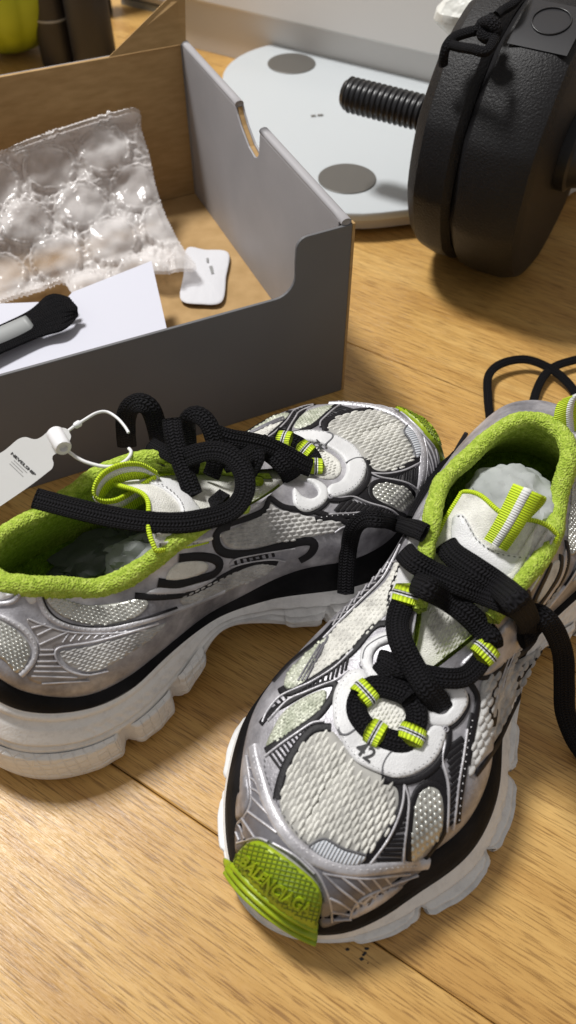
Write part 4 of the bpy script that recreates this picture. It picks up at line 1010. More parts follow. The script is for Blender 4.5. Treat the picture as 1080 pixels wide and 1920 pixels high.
lace(fr, 'F', FB, [(851, 853, 'z', .0432), (862, 833, 'z', .041), (874, 813, 'z', .039)], 3.2, 3.0, name='aglet', mat='black')
# pull tab of the tongue, and the heel loop
def V3(p, q): return (q - p) / 2
b0, b1 = at(908, 1010, .105), at(950, 1034, .1045); t0, t1 = at(959, 912, .127), at(1013, 935, .1265)
C = [(b0 + b1) / 2, ((b0 + b1) * .6 + (t0 + t1) * .4) / 2 + Vector((0, -.0015, .002)), (t0 + t1) / 2 + Vector((0, 0, -.001)), (t0 + t1) / 2 + Vector((.002, .0025, -.002)), (t0 + t1) / 2 + Vector((.004, .002, -.006)), (b0 + b1) / 2 + Vector((.006, .012, -.004)), (b0 + b1) / 2 + Vector((.003, .006, -.010))]
W_ = [V3(b0, b1)] + [V3(b0, b1).lerp(V3(t0, t1), .4)] + [V3(t0, t1)] * 3 + [V3(b0, b1)] * 2
strap(fr, 'F', C, W_, 'neon', 'pull_tab')
h0, h1 = at(1066, 742, .105), at(1120, 730, .105)
C = [at(1064, 812, .096) , at(1062, 770, .108), at(1072, 745, .113), at(1092, 748, .110), at(1098, 800, .092)]
strap(fr, 'F', C, [Vector((.007, .003, .0))] * 5, 'neon', 'heel_loop', stripe=(.45, .75))

# laces of the rear shoe
RLn = [
 dict(pts=[(520, 812, 3), (548, 824, 3), (565, 833, 3), (583, 848, 3), (592, 862, 3), (594, 884, 2)], w=9),
 dict(pts=[(354, 845, 'z', .092), (351, 815, 'z', .104), (350, 795, 'z', .112), (357, 781, 'z', .118), (372, 778, 'z', .120), (389, 792, 'z', .118), (400, 818, 'z', .113), (406, 845, 'z', .107), (403, 872, 'z', .100), (396, 892, 'z', .093)], w=11.5, th=3.4),
 dict(pts=[(238, 836, 'z', .080), (236, 812, 'z', .094), (236, 785, 'z', .106), (244, 764, 'z', .115), (262, 755, 'z', .120), (280, 764, 'z', .118), (290, 786, 'z', .111), (297, 815, 'z', .100), (301, 842, 'z', .085)], w=13, th=3.2),
 dict(pts=[(322, 786, 'z', .119), (325, 810, 'z', .117), (331, 838, 'z', .113), (341, 872, 'z', .108), (352, 900, 'z', .104), (362, 928, 'z', .099)], w=12.0, th=3.6),
 dict(pts=[(282, 832, 'z', .104), (300, 842, 'z', .108), (325, 857, 'z', .109), (352, 870, 'z', .108), (372, 876, 'z', .104)], w=9, th=3.4),
 dict(pts=[(400, 812, 'z', .108), (430, 822, 'z', .106), (470, 829, 'z', .101), (505, 838, 'z', .096), (535, 852, 'z', .090), (562, 868, 'z', .085), (582, 877, 'z', .080)], w=12.5, th=4),
 dict(pts=[(420, 872, 'z', .099), (450, 862, 'z', .100), (480, 845, 'z', .098), (505, 826, 'z', .094)], w=11),
 dict(pts=[(505, 848, 'z', .092), (522, 862, 'z', .091), (538, 880, 'z', .087), (547, 897, 'z', .080)], w=13, th=4),
 dict(pts=[(480, 842, 'z', .099), (484, 858, 'z', .098), (474, 880, 'z', .093), (462, 898, 'z', .088)], w=9, th=3.4),
 dict(pts=[(348, 858, 'z', .112), (375, 849, 'z', .115), (405, 846, 'z', .117), (434, 856, 'z', .117), (454, 880, 'z', .115), (460, 912, 'z', .112), (450, 940, 'z', .109), (428, 960, 'z', .108), (390, 972, 'z', .109), (340, 980, 'z', .111), (270, 978, 'z', .112), (205, 968, 'z', .112), (135, 952, 'z', .112), (66, 934, 'z', .110)], w=12.5, th=3.6),
]
for k in RLn: lace(rr, 'R', RB, k['pts'], k.get('w', 12), k.get('th', 4.4))
vs, fs, uv = sweep([at(410, 950, .096), at(404, 940, .097), at(412, 932, .097), at(422, 940, .096)], [Vector((0, 0, 1))] * 4, .008, .008, 12); raw(rr, 'R', 'shoelace', vs, fs, MT['lace'], uvs=uv)
lace_loop(rr, 'R', RB, (534, 822), (1, .12), 3.4, w=10.5, th=6, scale=.85)
lace_loop(rr, 'R', RB, (573, 842), (.8, .6), 3.4, w=10.5, th=6, scale=.85)
lace_loop(rr, 'R', RB, (592, 874), (1, .05), 3.2, w=11.5, th=6, scale=.8)
lace_loop(rr, 'R', RB, (480, 892), (.35, 1), 3.2, w=8, th=6, scale=.8)
# rear pull tab: a loop seen from its side
cs = [(300, 900, .103), (270, 884, .110), (235, 884, .114), (204, 897, .114), (186, 918, .112), (182, 940, .108), (198, 952, .104), (226, 949, .102), (258, 930, .101), (296, 905, .102)]
C = [at(*c) for c in cs]; wv = at(243, 905, .104) - at(235, 884, .112)
strap(rr, 'R', C, [wv * .75] * len(C), 'neon', 'pull_tab', stripe=(.22, .5))
def flat_on(root, which, name, pts, mat, lift):
    P, N = over(FB if which == 'F' else RB, [(x, y, lift) for x, y in pts]); return raw(root, which, name, P, [tuple(range(len(P)))], mat, smooth=False)
flat_on(rr, 'R', 'tongue_emblem', [(292, 868), (306, 872), (322, 879), (338, 890), (347, 900), (345, 903), (330, 898), (312, 886)], MT['ink'], 1.9)
flat_on(rr, 'R', 'tongue_emblem', [(303, 868), (318, 869), (333, 876), (343, 890), (345, 899), (335, 893), (318, 880)], MT['rubber'], 2.2)
flat_on(fr, 'F', 'tongue_emblem', [(918, 1066), (930, 1068), (946, 1078), (938, 1083), (922, 1074)], MT['ink'], 1.9)
flat_on(fr, 'F', 'tongue_emblem', [(921, 1067), (931, 1070), (940, 1077), (932, 1079), (923, 1073)], MT['gmesh'], 2.1)

# ------------------------------------------------------------------ tissue paper stuffed in the sneakers
def crumple(name, c, r, mat, seed, facet=.25, sub=4, rot=0, parent=None):
    import bmesh
    bm = bmesh.new(); bmesh.ops.create_icosphere(bm, subdivisions=sub, radius=1)
    me = bpy.data.meshes.new(name); off = Vector((seed * 3.1, seed * 1.7, seed))
    for v in bm.verts:
        p = v.co.copy(); q = noise.voronoi(p * 1.6 + off)[0]; k = 1 + facet * (q[1] - q[0] - .3) + .10 * noise.noise(p * 3 + off) + .05 * noise.noise(p * 7 + off)
        v.co = Vector((p.x * r[0], p.y * r[1], p.z * r[2])) * k
    bm.to_mesh(me); bm.free(); me.materials.append(mat); me.polygons.foreach_set('use_smooth', [True] * len(me.polygons)); me.set_sharp_from_angle(angle=math.radians(24))
    o = bpy.data.objects.new(name, me); sc.collection.objects.link(o); o.location = c; o.rotation_euler = (0, 0, rot)
    if parent: o.parent = parent
    return o
tag(crumple('tissue_paper', at(962, 955, .076), (.027, .030, .018), MT['tissue'], 3, .18, 5, .4), 'ball of grey tissue paper filling the front sneaker behind its pull tab', 'tissue paper')
tag(crumple('tissue_paper', at(1048, 968, .066), (.011, .010, .010), MT['tissue'], 5, .4, 3), 'small grey tissue wad beside the bigger ball, at the right frame edge', 'tissue paper')
tag(crumple('tissue_paper', at(185, 1040, .050), (.030, .018, .010), MT['darkpaper'], 8, .5, 4, .6), 'dark glossy crumpled paper inside the rear sneaker below its long lace', 'wrapping paper')
tag(crumple('tissue_paper', at(255, 1050, .050), (.022, .016, .013), MT['tissue'], 11, .4, 4, .2), 'grey tissue paper tucked under the tongue of the rear sneaker', 'tissue paper')

# ------------------------------------------------------------------ hang tag on the rear sneaker
tg_ = thing('hang_tag', 'white plastic hang tag with printed card on a cord loop, hooked to the rear sneaker', 'tag', at(60, 870, .10))
def T1(p): return zoomed(0, 760, 3.6, p)
def cardp(x, y, lift=0.0):
    z = .118 - .020 * (110 - x) / 150 + .008 * (900 - y) / 100; q = at(x, y, z); return q - ray(x, y).normalized() * lift
def child(name, V, Fc, mat, par, uvs=None, **k):
    return obj(name, [Vector(v) - par.location if par.parent is None else Vector(v) - par.parent.location for v in V], Fc, mat, par, uvs, **k)
out = resample([p for p in T1([(-200, 420), (0, 322), (60, 280), (100, 245), (135, 222), (175, 214), (215, 226), (245, 228), (280, 212), (330, 172), (370, 154), (410, 150), (450, 158), (470, 185), (478, 220), (440, 280), (395, 318), (362, 335), (352, 358), (362, 390), (352, 425), (330, 445), (200, 545), (0, 682), (-200, 820)])], 4, closed=True)
n = len(out); V = [cardp(x, y, .0008) for x, y in out] + [cardp(x, y, -.0002) for x, y in out]
child('card', V, [tuple(range(n))[::-1], tuple(range(n, 2 * n))] + [(i, (i + 1) % n, n + (i + 1) % n, n + i) for i in range(n)], MT['card'], tg_, smooth=False)
def card_text(txt, p0, p1, h, bold, mat='ink'):
    V, Fc, W = text_mesh(txt, bold); p0, p1 = np.array(p0), np.array(p1); d = (p1 - p0) / np.linalg.norm(p1 - p0); u = np.array([d[1], -d[0]]); L_ = np.linalg.norm(p1 - p0)
    return child('lettering', [cardp(*(p0 + d * L_ * x / W + u * h * y / .7), .0012) for x, y, z in V], Fc, MT[mat], tg_, smooth=False)
card_text('NEVELSHIP', T1([(70, 328)])[0], T1([(232, 478)])[0], 5.2, .03)
V, Fc = [], []
for k, (l0, l1) in enumerate(((0, .95), (0, .8), (.05, 1.0))):
    a = np.array(T1([(60 - 14 * k + 14, 386 - 2 * k)])[0]); 
    base = np.array(T1([(92 - 17 * k, 372 + 9 * k)])[0]); d = np.array([.72, .69]); u = np.array([d[1], -d[0]]); x = l0 * 34
    while x < l1 * 34:
        w = rng.uniform(1.0, 3.2); q = [base + d * x, base + d * (x + w), base + d * (x + w) + u * 1.3, base + d * x + u * 1.3]; i = len(V)
        V += [cardp(*p, .0012) for p in q]; Fc.append((i, i + 1, i + 2, i + 3)); x += w + .8
child('fine_print', V, Fc, MT['gink'], tg_, smooth=False)
def cyl(a, b, r0, r1, mat, name, par, seg=24, rings=((0, 1), (1, 1))):
    a, b = Vector(a), Vector(b); t = (b - a).normalized(); s = t.orthogonal().normalized(); u = t.cross(s); V = []
    for q, k in rings:
        for j in range(seg):
            an = 2 * math.pi * j / seg; V.append(a.lerp(b, q) + (s * math.cos(an) + u * math.sin(an)) * lerp(r0, r1, q) * k)
    Fc = grid_faces(len(rings), seg, closed_v=True); Fc += [tuple(range(seg))[::-1], tuple(range((len(rings) - 1) * seg, len(rings) * seg))]
    return V, [f[::-1] for f in Fc]
a, b = cardp(103, 812, .004), cardp(121, 846, .004) + Vector((0, 0, .002))
V, Fc = cyl(a, b, .0045, .0043, None, None, None, 28, ((0, .8), (.05, 1), (.93, 1), (1, .88), (1, .5), (.85, .42)))
sharp(child('clasp', V, Fc, MT['plastic'], tg_), 40)
CRD = T1([(440, 190), (470, 165), (500, 142), (520, 130), (570, 98), (650, 52), (720, 44), (790, 85), (840, 140), (868, 185)])
zz = np.linspace(.121, .112, len(CRD)); P = [at(x, y, z) for (x, y), z in zip(CRD, zz)]; P = [Vector(v) for v in resample(P, .001)]
V, Fc, uv = sweep(P, [Vector((0, 0, 1))] * len(P), .0017, .0017, 10, True, 1.0); child('cord', V, Fc, MT['plastic'], tg_)
CRD = T1([(440, 292), (480, 325), (530, 360), (600, 390), (700, 413), (780, 408), (840, 380), (875, 345), (885, 312), (870, 292)])
zz = np.linspace(.121, .108, len(CRD)); P = [at(x, y, z) for (x, y), z in zip(CRD, zz)]; P = [Vector(v) for v in resample(P, .001)]
V, Fc, uv = sweep(P, [Vector((0, 0, 1))] * len(P), .0019, .0019, 10, True, 1.0); child('cord', V, Fc, MT['plastic'], tg_)
a, b = at(*T1([(500, 143)])[0], .1195), at(*T1([(545, 116)])[0], .119); V, Fc = cyl(a, b, .0017, .0019, None, None, None, 16, ((0, .6), (.2, 1), (.8, 1), (1, .6))); child('cord_bead', V, Fc, MT['plastic'], tg_)

# ------------------------------------------------------------------ shoebox
BA = math.radians(114.4); bd_ = Vector((math.cos(BA), math.sin(BA), 0)); bl = Vector((-bd_.y, bd_.x, 0)) ; BXO = Vector((.040, .4615, 0))
if bl.x > 0: bl = -bl
BL, BWd, BH, BLOW = .300, .42, .141, .099
box = thing('shoebox', 'open grey shoebox with kraft inside and low front wall', 'box', BXO)
def bp(u, v, z): return bd_ * u + bl * v + Vector((0, 0, z))          # u away along the right wall, v to the left
def slab(name, P2, face, t, mat, par, mats=None, bev=.0006):
    """extrude polygon P2 (in face coords) by thickness t."""
    n = len(P2); A = [face(a, b, 0) for a, b in P2]; B = [face(a, b, t) for a, b in P2]
    o = obj(name, A + B, [tuple(range(n))[::-1], tuple(range(n, 2 * n))] + [(i, (i + 1) % n, n + (i + 1) % n, n + i) for i in range(n)], mat, par, smooth=False)
    import bmesh
    bm = bmesh.new(); bm.from_mesh(o.data); bmesh.ops.recalc_face_normals(bm, faces=bm.faces); bm.to_mesh(o.data); bm.free()
    if bev: bevel(o, bev)
    return o
def arc(cx, cz, r, a0, a1, k=8): return [(cx + r * math.cos(math.radians(lerp(a0, a1, i / k))), cz + r * math.sin(math.radians(lerp(a0, a1, i / k)))) for i in range(k + 1)]
# right wall with its finger notch: doubled board (outer skin, inner skin, kraft core showing in the notch)

NU = .155
def notch(u0, du): return [(u0 - du, BH)] + [(u0 - du + 2 * du * k / 16, BH - float(np.interp(k / 16, [0, .06, .14, .25, .5, .8, .95, 1], [0, .016, .021, .023, .020, .011, .004, 0]))) for k in range(1, 16)] + [(u0 + du, BH)]
rw = [(0.0015, 0), (BL, 0), (BL, BH)] + notch(NU, .0225)[::-1] + [(0.0015, BH)]
slab('right_wall', rw, lambda a, b, t: bp(a, t, b), .0016, MT['gboard'], box)
rw2 = [(0.004, .004), (BL - .004, .004), (BL - .004, BH - .0005)] + [(a, b - .001) for a, b in notch(NU, .0235)[::-1]] + [(0.004, BH - .0005)]
slab('inner_wall', rw2, lambda a, b, t: bp(a, .0052 + t, b), .0016, MT['gboard'], box)
rw3 = [(0.004, .004), (BL - .004, .004), (BL - .004, BH - .0025)] + [(a, b - .0015) for a, b in notch(NU, .0215)[::-1]] + [(0.004, BH - .0025)]
slab('board_core', rw3, lambda a, b, t: bp(a, .0018 + t, b), .0032, MT['kraft'], box, bev=0)
# folded top rim as rounded rolls either side of the notch
for u0, u1 in ((.0, NU - .023), (NU + .023, BL)):
    P = [bp(lerp(u0, u1, k / 12), .0034, BH + .0002) for k in range(13)]; V, Fc, uv = sweep(P, [Vector((0, 0, 1))] * 13, .0070, .0050, 14, True, .9); obj('folded_rim', V, Fc, MT['gboard'], box)
# front wall: high corner piece then the long low part
def fq(cx, cz, r, a0, a1): return arc(cx, cz, r, a0, a1)
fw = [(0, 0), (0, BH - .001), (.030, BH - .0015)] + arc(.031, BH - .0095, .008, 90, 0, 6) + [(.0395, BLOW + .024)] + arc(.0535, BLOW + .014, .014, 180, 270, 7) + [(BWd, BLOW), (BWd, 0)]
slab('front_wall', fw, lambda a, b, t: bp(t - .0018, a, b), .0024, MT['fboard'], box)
slab('corner_edge', [(0, 0), (.0022, 0), (.0022, BH - .001), (0, BH - .001)], lambda a, b, t: bp(-.0015 + t, a - .0024, b), .0045, MT['kraft'], box, bev=.0004)
slab('back_wall', [(0.007, 0), (BWd, 0), (BWd, BH), (0.007, BH)], lambda a, b, t: bp(BL + t, a, b), .003, MT['kraft'], box)
slab('back_skin', [(0.0, 0), (BWd, 0), (BWd, BH), (0.0, BH)], lambda a, b, t: bp(BL + .0032 + t, a, b), .001, MT['gboard'], box)
slab('box_floor', [(.0025, .0068), (BL - .001, .0068), (BL - .001, BWd), (.0025, BWd)], lambda a, b, t: bp(a, b, .002 + t), .006, MT['kraft'], box)
slab('floor_flap', [(.003, .008), (.075, .008), (.095, .09), (.10, BWd - .05), (.003, BWd - .05)], lambda a, b, t: bp(a, b, .0082 + t), .0022, MT['kraft'], box)
slab('left_wall', [(0, 0), (BL, 0), (BL, BH), (0, BH)], lambda a, b, t: bp(a, BWd + t, b), .003, MT['gboard'], box)
# kraft dust flap standing up at the far corner
q = [bp(BL + .001, .004, BH), bp(BL + .001, .115, BH), at(318, -10, .19), at(330, -30, .20), at(346, -8, .185)]
q = [bp(BL - .002, .003, BH + .001), bp(BL - .002, .070, BH + .001), at(318, -6, .175) - BXO, at(347, -8, .175) - BXO]
tk = Vector((.0, .0016, 0)); V = q + [v + tk for v in q]
o = obj('corner_flap', V, [(0, 1, 2, 3), (7, 6, 5, 4), (0, 4, 5, 1), (1, 5, 6, 2), (2, 6, 7, 3), (3, 7, 4, 0)], MT['kraft'], box, smooth=False)

# ------------------------------------------------------------------ things in the box
FZ = .0085
def sheet(name, poly, zf, mat, label, cat, th=.0004, step=12, bow=0.0):
    b = resample(poly, step, closed=True) if False else None
    bb = []
    P_ = [np.array(p, float) for p in poly]
    for i in range(len(P_)):
        a, c = P_[i], P_[(i + 1) % len(P_)]; k = max(1, int(np.linalg.norm(c - a) / step)); bb += [a + (c - a) * t for t in np.linspace(0, 1, k, endpoint=False)]
    n = len(bb); V = [at(x, y, zf(x, y) + th) for x, y in bb]; V2 = [at(x, y, zf(x, y)) for x, y in bb]
    r = delaunay_2d_cdt([Vector(p) for p in bb] , [(i, (i + 1) % n) for i in range(n)], [], 1, 1e-4)
    vs = [at(v.x, v.y, zf(v.x, v.y) + th) for v in r[0]]; fs = [tuple(f) for f in r[2]]; k = len(vs)
    vs += [at(v.x, v.y, zf(v.x, v.y)) for v in r[0]]; fs += [tuple(i + k for i in f)[::-1] for f in r[2]]
    fs += [(i, i + k, (i + 1) % n + k, (i + 1) % n) for i in range(n)]
    o = obj(name, vs, fs, mat, None, smooth=False); tag(o, label, cat); return o
sheet('paper_sheet', [(-60, 540), (-60, 580), (0, 569), (80, 566), (125, 560), (135, 548), (284, 489), (318, 640), (200, 690), (0, 760), (-60, 780)], lambda x, y: .046 + .006 * (x / 300), MT['paper'], 'folded white paper sheet lying in the shoebox under the black lace bundle', 'paper')
# silica packet: pillow
pk = np.array([(350, 466), (384, 468), (428, 474), (424, 520), (416, 566), (378, 571), (339, 562), (344, 515)], float)
U = resample(pk, 4, closed=True); cpt = U.mean(0); V, Fc = [], []; nr = len(U)
for k, (r, h) in enumerate(((1, .0004), (.98, .0009), (.90, .0011), (.7, .0018), (.45, .0022), (.12, .0023))):
    for x, y in U:
        p = cpt + (np.array([x, y]) - cpt) * r; V.append(at(p[0], p[1], FZ + .003 + h + .0003 * noise.noise(Vector((p[0] / 9, p[1] / 9, 1)))))
Fc = grid_faces(6, nr, closed_v=True); V.append(at(cpt[0], cpt[1], FZ + .0053)); Fc += [(5 * nr + i, 6 * nr, 5 * nr + (i + 1) % nr) for i in range(nr)]; k = len(V); V += [at(x, y, FZ + .0026) for x, y in U]; Fc += [(i, (i + 1) % nr, k + (i + 1) % nr, k + i) for i in range(nr)]
o = obj('desiccant_packet', V, Fc, MT['packet'], None); tag(o, 'small white desiccant packet lying on the kraft floor of the shoebox', 'packet')
# bubble wrap leaning in the back of the box
bw = thing('bubble_wrap', 'crumpled clear bubble wrap sheet leaning inside the shoebox', 'bubble wrap', at(150, 450, .03))
BWP = np.array([(-70, 315), (0, 284), (60, 258), (130, 234), (200, 213), (258, 203), (266, 240), (280, 285), (290, 335), (303, 380), (322, 425), (345, 465), (370, 500), (345, 505), (296, 512), (250, 508), (200, 535), (140, 552), (115, 530), (70, 545), (0, 566), (-70, 590)], float)
def bwz(x, y):
    t = (y - (284 - .32 * x)) / 270; z = lerp(.105, .030, min(1, max(0, t)) ** .8) if x < 600 else 0
    return max(z, .016) + .005 * noise.noise(Vector((x / 80, y / 80, 0))) + .001 * noise.noise(Vector((x / 22, y / 22, 3)))
BC = []
for j in range(-1, 6):
    for i in range(-3, 6): BC.append((-10 + i * 104 + (j % 2) * 52 + j * 6, 352 + j * 84 - i * 33 - (j % 2) * 16))
V, Fc = [], []; gx = np.arange(-70, 372, 2.6); idx = {}
b = BWP
def inside_poly(x, y, b):
    c = False; j = len(b) - 1
    for i in range(len(b)):
        if (b[i][1] > y) != (b[j][1] > y) and x < (b[j][0] - b[i][0]) * (y - b[i][1]) / (b[j][1] - b[i][1]) + b[i][0]: c = not c
        j = i
    return c
b = resample(BWP, 6, closed=True); gy = np.arange(200, 596, 2.6); BC = np.array(BC)
for j, y in enumerate(gy):
    for i, x in enumerate(gx):
        if inside_poly(x, y, b):
            dx = (BC[:, 0] - x) / 51; dy = (BC[:, 1] - y) / 46; r = math.sqrt(float(np.min(dx * dx + dy * dy))); dome = .0065 * math.sqrt(max(0, 1 - r ** 3.2)) if r < 1 else 0
            cr = (.0040 * abs(noise.noise(Vector((x / 14, y / 14, 7)))) + .0020 * abs(noise.noise(Vector((x / 6, y / 6, 9))))) * (1 if r > .85 else .04)
            dome *= min(1, float(np.min(np.linalg.norm(b - [x, y], axis=1))) / 16); p = at(x, y, bwz(x, y)); n = Vector((.1, -.45, .85)).normalized(); idx[(i, j)] = len(V); V.append(p + n * (dome + cr) - bw.location)
for (i, j), a in idx.items():
    if (i + 1, j) in idx and (i, j + 1) in idx and (i + 1, j + 1) in idx: Fc.append((a, idx[(i, j + 1)], idx[(i + 1, j + 1)], idx[(i + 1, j)]))
obj('bubble_sheet', V, Fc, MT['film'], bw)
V2 = [v - Vector((0, -.4, .9)) * .006 * 1.0 for v in V]; obj('backing_film', [Vector(v) - Vector((0, -.0027, .005)) for v in V], Fc, MT['film'], bw)
# spare laces: black bundle in a grey paper band
lb = thing('lace_bundle', 'bundle of folded black spare laces in a grey paper band on the white sheet', 'laces', at(80, 620, .06))
def z_(p, z): return at(p[0], p[1], z)
for k in range(7):
    o_ = (k - 3); up = .004 * (3 - abs(o_)) / 3
    a0 = np.array([-80, 672.]) + np.array([.35, .93]) * o_ * 6; a1 = np.array([55, 612.]) + np.array([.35, .93]) * o_ * 6.2; a2 = np.array([105, 586.]) + np.array([.35, .93]) * o_ * 9.5; a3 = np.array([143 - abs(o_) * 3, 577.]) + np.array([.4, .9]) * o_ * 4.5
    pth = [z_(a0, .056 + up), z_(a1, .056 + up), z_(a2, .058 + up * 1.4), z_(a3, .057 + up * 1.3)]
    pth = [Vector(v) for v in resample(pth, .002)]; V, Fc, uv = sweep(pth, [Vector((0, -.5, .8))] * len(pth), .0062, .0034, 12); obj('folded_lace', [v - lb.location for v in V], Fc, MT['lace'], lb, uv)
V, Fc = [], []
pth = [Vector(v) for v in resample([z_((-90, 672), .057), z_((-20, 645), .057), z_((58, 611), .057)], .004)]
V, Fc, uv = sweep(pth, [Vector((0, -.4, .85))] * len(pth), .0165, .0125, 28, True, .85); obj('paper_band', [v - lb.location for v in V], Fc, MT['band'], lb, uv)

# ------------------------------------------------------------------ bathroom scale
sa_ = math.radians(-78.5); sd_ = Vector((math.cos(sa_), math.sin(sa_), 0)); se = Vector((-sd_.y, sd_.x, 0)); SO = Vector((.030, .851, 0)) + se * .09
scl = thing('bathroom_scale', 'white glass bathroom scale with round metal pads behind the shoebox', 'scale', SO)
def sp(u, v, z): return sd_ * u + se * v + Vector((0, 0, z))
def rrect(a, b, r, k=10):
    P = []
    for cx, cy, a0 in ((a - r, b - r, 0), (-a + r, b - r, 90), (-a + r, -b + r, 180), (a - r, -b + r, 270)): P += arc(cx, cy, r, a0, a0 + 90, k)
    return P
rp = rrect(.193, .175, .100)
def lathe_poly(rp, prof, name, mat, par, f=sp):
    V = []; n = len(rp)
    for s_, z in prof: V += [f(x - math.copysign(min(abs(x), s_), x) if False else x * (1 - s_), y * (1 - s_), z) for x, y in rp]
    Fc = grid_faces(len(prof), n, closed_v=True); Fc.append(tuple(range((len(prof) - 1) * n, len(prof) * n)));  Fc.append(tuple(range(n))[::-1])
    o = obj(name, V, Fc, mat, par); sharp(o, 30); return o
lathe_poly(rp, ((.012, .018), (0, .0195), (0, .0245), (.004, .0262), (.012, .0266)), 'glass_plate', MT['glass'], scl)
lathe_poly(rp, ((.10, .003), (.06, .004), (.05, .018)), 'base_tray', MT['lacquer'], scl)
for u, v in ((-.130, -.09), (.130, -.09), (-.130, .09), (.130, .09)):
    c = [(.0275 * math.cos(t * math.pi / 24), .0275 * math.sin(t * math.pi / 24)) for t in range(48)]
    lathe_poly(c, ((0, .0266), (.0, .0272), (.02, .0276)), 'metal_pad', MT['steel'], scl, lambda x, y, z, u=u, v=v: sp(u + x, v + y, z))
for a, b in ((-.006, -.001), (.001, .007)):
    slab('scale_mark', [(a, -.092), (b, -.092), (b, -.088), (a, -.088)], lambda x, y, t: sp(y + .09, x - .09 , .0268 + t), .0003, MT['steel'], scl, bev=0)

# ------------------------------------------------------------------ dumbbell plates on a threaded bar
wa = math.radians(-30); wx = Vector((math.cos(wa), math.sin(wa), 0)); wy = Vector((-wx.y, wx.x, 0)); WO = Vector((.134, .672, 0)); RC = .106
dm = thing('dumbbell', 'black plastic coated dumbbell with threaded bar end standing on the floor', 'dumbbell', WO)
def wp(s, a, r, sides=None, ph=0.0):
    k = 1.0
    if sides: q = (a - ph) % (2 * math.pi / sides) - math.pi / sides; k = lerp(1.0, math.cos(math.pi / sides) / math.cos(q), .4)
    return wx * s + wy * (math.cos(a) * r * k) + Vector((0, 0, RC + math.sin(a) * r * k))
def wlathe(prof, name, mat, sides=None, seg=144, ph=0.0):
    V = []; 
    for s, r in prof: V += [wp(s, 2 * math.pi * j / seg, r, sides, ph) for j in range(seg)]
    Fc = grid_faces(len(prof), seg, closed_v=True); Fc += [tuple(range(seg))[::-1], tuple(range((len(prof) - 1) * seg, len(prof) * seg))]
    o = obj(name, V, Fc, mat, dm); sharp(o, 28); return o
wlathe(((.0, .05), (.001, .082), (.005, .092), (.014, .1005), (.026, .1035), (.038, .1035), (.0435, .098)), 'weight_plate', MT['pvc'], 12, ph=.13)
wlathe(((.0435, .06), (.0440, .098), (.049, .1035), (.062, .1060), (.086, .1060), (.0970, .1020), (.1000, .094), (.1000, .05)), 'weight_plate', MT['pvc'], 10, ph=.30)
wlathe(((.1001, .030), (.108, .030), (.110, .027), (.14, .0170), (.34, .0170)), 'handle', MT['rod'], seg=48)
# threaded bar end
V, Fc = [], []; seg = 40; n_ = 220; L_ = .098
for i in range(n_):
    s = -L_ + (L_ + .005) * i / (n_ - 1)
    for j in range(seg):
        a = 2 * math.pi * j / seg; ph = ((s / .0050) + j / seg) % 1.0; r = .0128 + .0015 * (min(1, max(0, 1.5 - abs(ph - .5) * 4.6)))
        if s < -L_ + .004: r = min(r, .0105 + (s + L_) * .7)
        V.append(wp(s, a, r))
Fc = grid_faces(n_, seg, closed_v=True) + [tuple(range(seg))[::-1]]; obj('threaded_bar', V, Fc, MT['rod'], dm)
# smooth label patch with a ring moulded on the rim of the broad plate
V, Fc = [], []
def wsurf(s, deg, lift): return wp(s, math.radians(deg), .1060 + lift, 10, .30)
gr = [[wsurf(lerp(.052, .094, i / 8), lerp(100, 124, j / 8), .0009) for j in range(9)] for i in range(9)]
obj('label_patch', [p for r in gr for p in r], grid_faces(9, 9), MT['pvc2'], dm)
P = [wsurf(.073 + .0130 * math.cos(t), 110 + 7.0 * math.sin(t) , .0014) for t in np.linspace(0, 2 * math.pi, 33)]
V, Fc, uv = sweep(P, [(p - Vector((wx * .073)) - Vector((0, 0, RC))).normalized() for p in P], .0012, .0012, 6, False); obj('moulded_ring', V, Fc, MT['rod'], dm)
# knotted cord draped over the plates
cd = thing('cord', 'knotted black cord draped over the top of the dumbbell plates', 'cord', at(900, 80, .20))
def cordp(pts, w, nm):
    P = [Vector(v) for v in resample([at(*p) for p in pts], .0015)]
    V, Fc, uv = sweep(P, [Vector((.1, -.5, .8))] * len(P), w, w * .85, 12); return obj(nm, [v - cd.location for v in V], Fc, MT['lace'], cd, uv)
cordp([(985, -20, .215), (965, 5, .213), (942, 20, .210), (930, 30, .209)], .006, 'cord_strand')
cordp([(925, 35, .209), (912, 50, .206), (905, 62, .203), (918, 70, .202), (930, 58, .206), (920, 42, .210), (905, 46, .207), (900, 60, .203)], .009, 'knot')
cordp([(905, 55, .204), (880, 60, .202), (852, 70, .199), (838, 85, .196), (832, 105, .190), (831, 122, .184)], .0065, 'cord_strand')
cordp([(838, 82, .196), (860, 88, .197), (885, 92, .199), (912, 96, .200), (930, 70, .205)], .0065, 'cord_strand')

# ------------------------------------------------------------------ far background
cb0 = Vector((-.27, 1.165, 0)); cdv = Vector((.865, -.50, 0)).normalized(); cnv = Vector((-cdv.y, cdv.x, 0)); 
if cnv.y < 0: cnv = -cnv
cab = thing('cabinet', 'white cabinet front with flat doors behind the bathroom scale', 'cabinet', cb0)
def cp(u, z, d): return cdv * u + cnv * d + Vector((0, 0, z))
slab('plinth', [(.13, 0), (1.5, 0), (1.5, .055), (.13, .055)], lambda a, b, t: cp(a, b, .012 + t), .3, MT['lacquer'], cab, bev=0)
slab('door', [(.13, .058), (.9, .058), (.9, .60), (.13, .60)], lambda a, b, t: cp(a, b, t), .02, MT['lacquer'], cab, bev=.003)
slab('door', [(.904, .058), (1.5, .058), (1.5, .60), (.904, .60)], lambda a, b, t: cp(a, b, t), .02, MT['lacquer'], cab, bev=.003)
sd2 = thing('storage_box', 'blue grey box standing on the floor left of the white cabinet', 'box', Vector((-.235, 1.235, 0)))
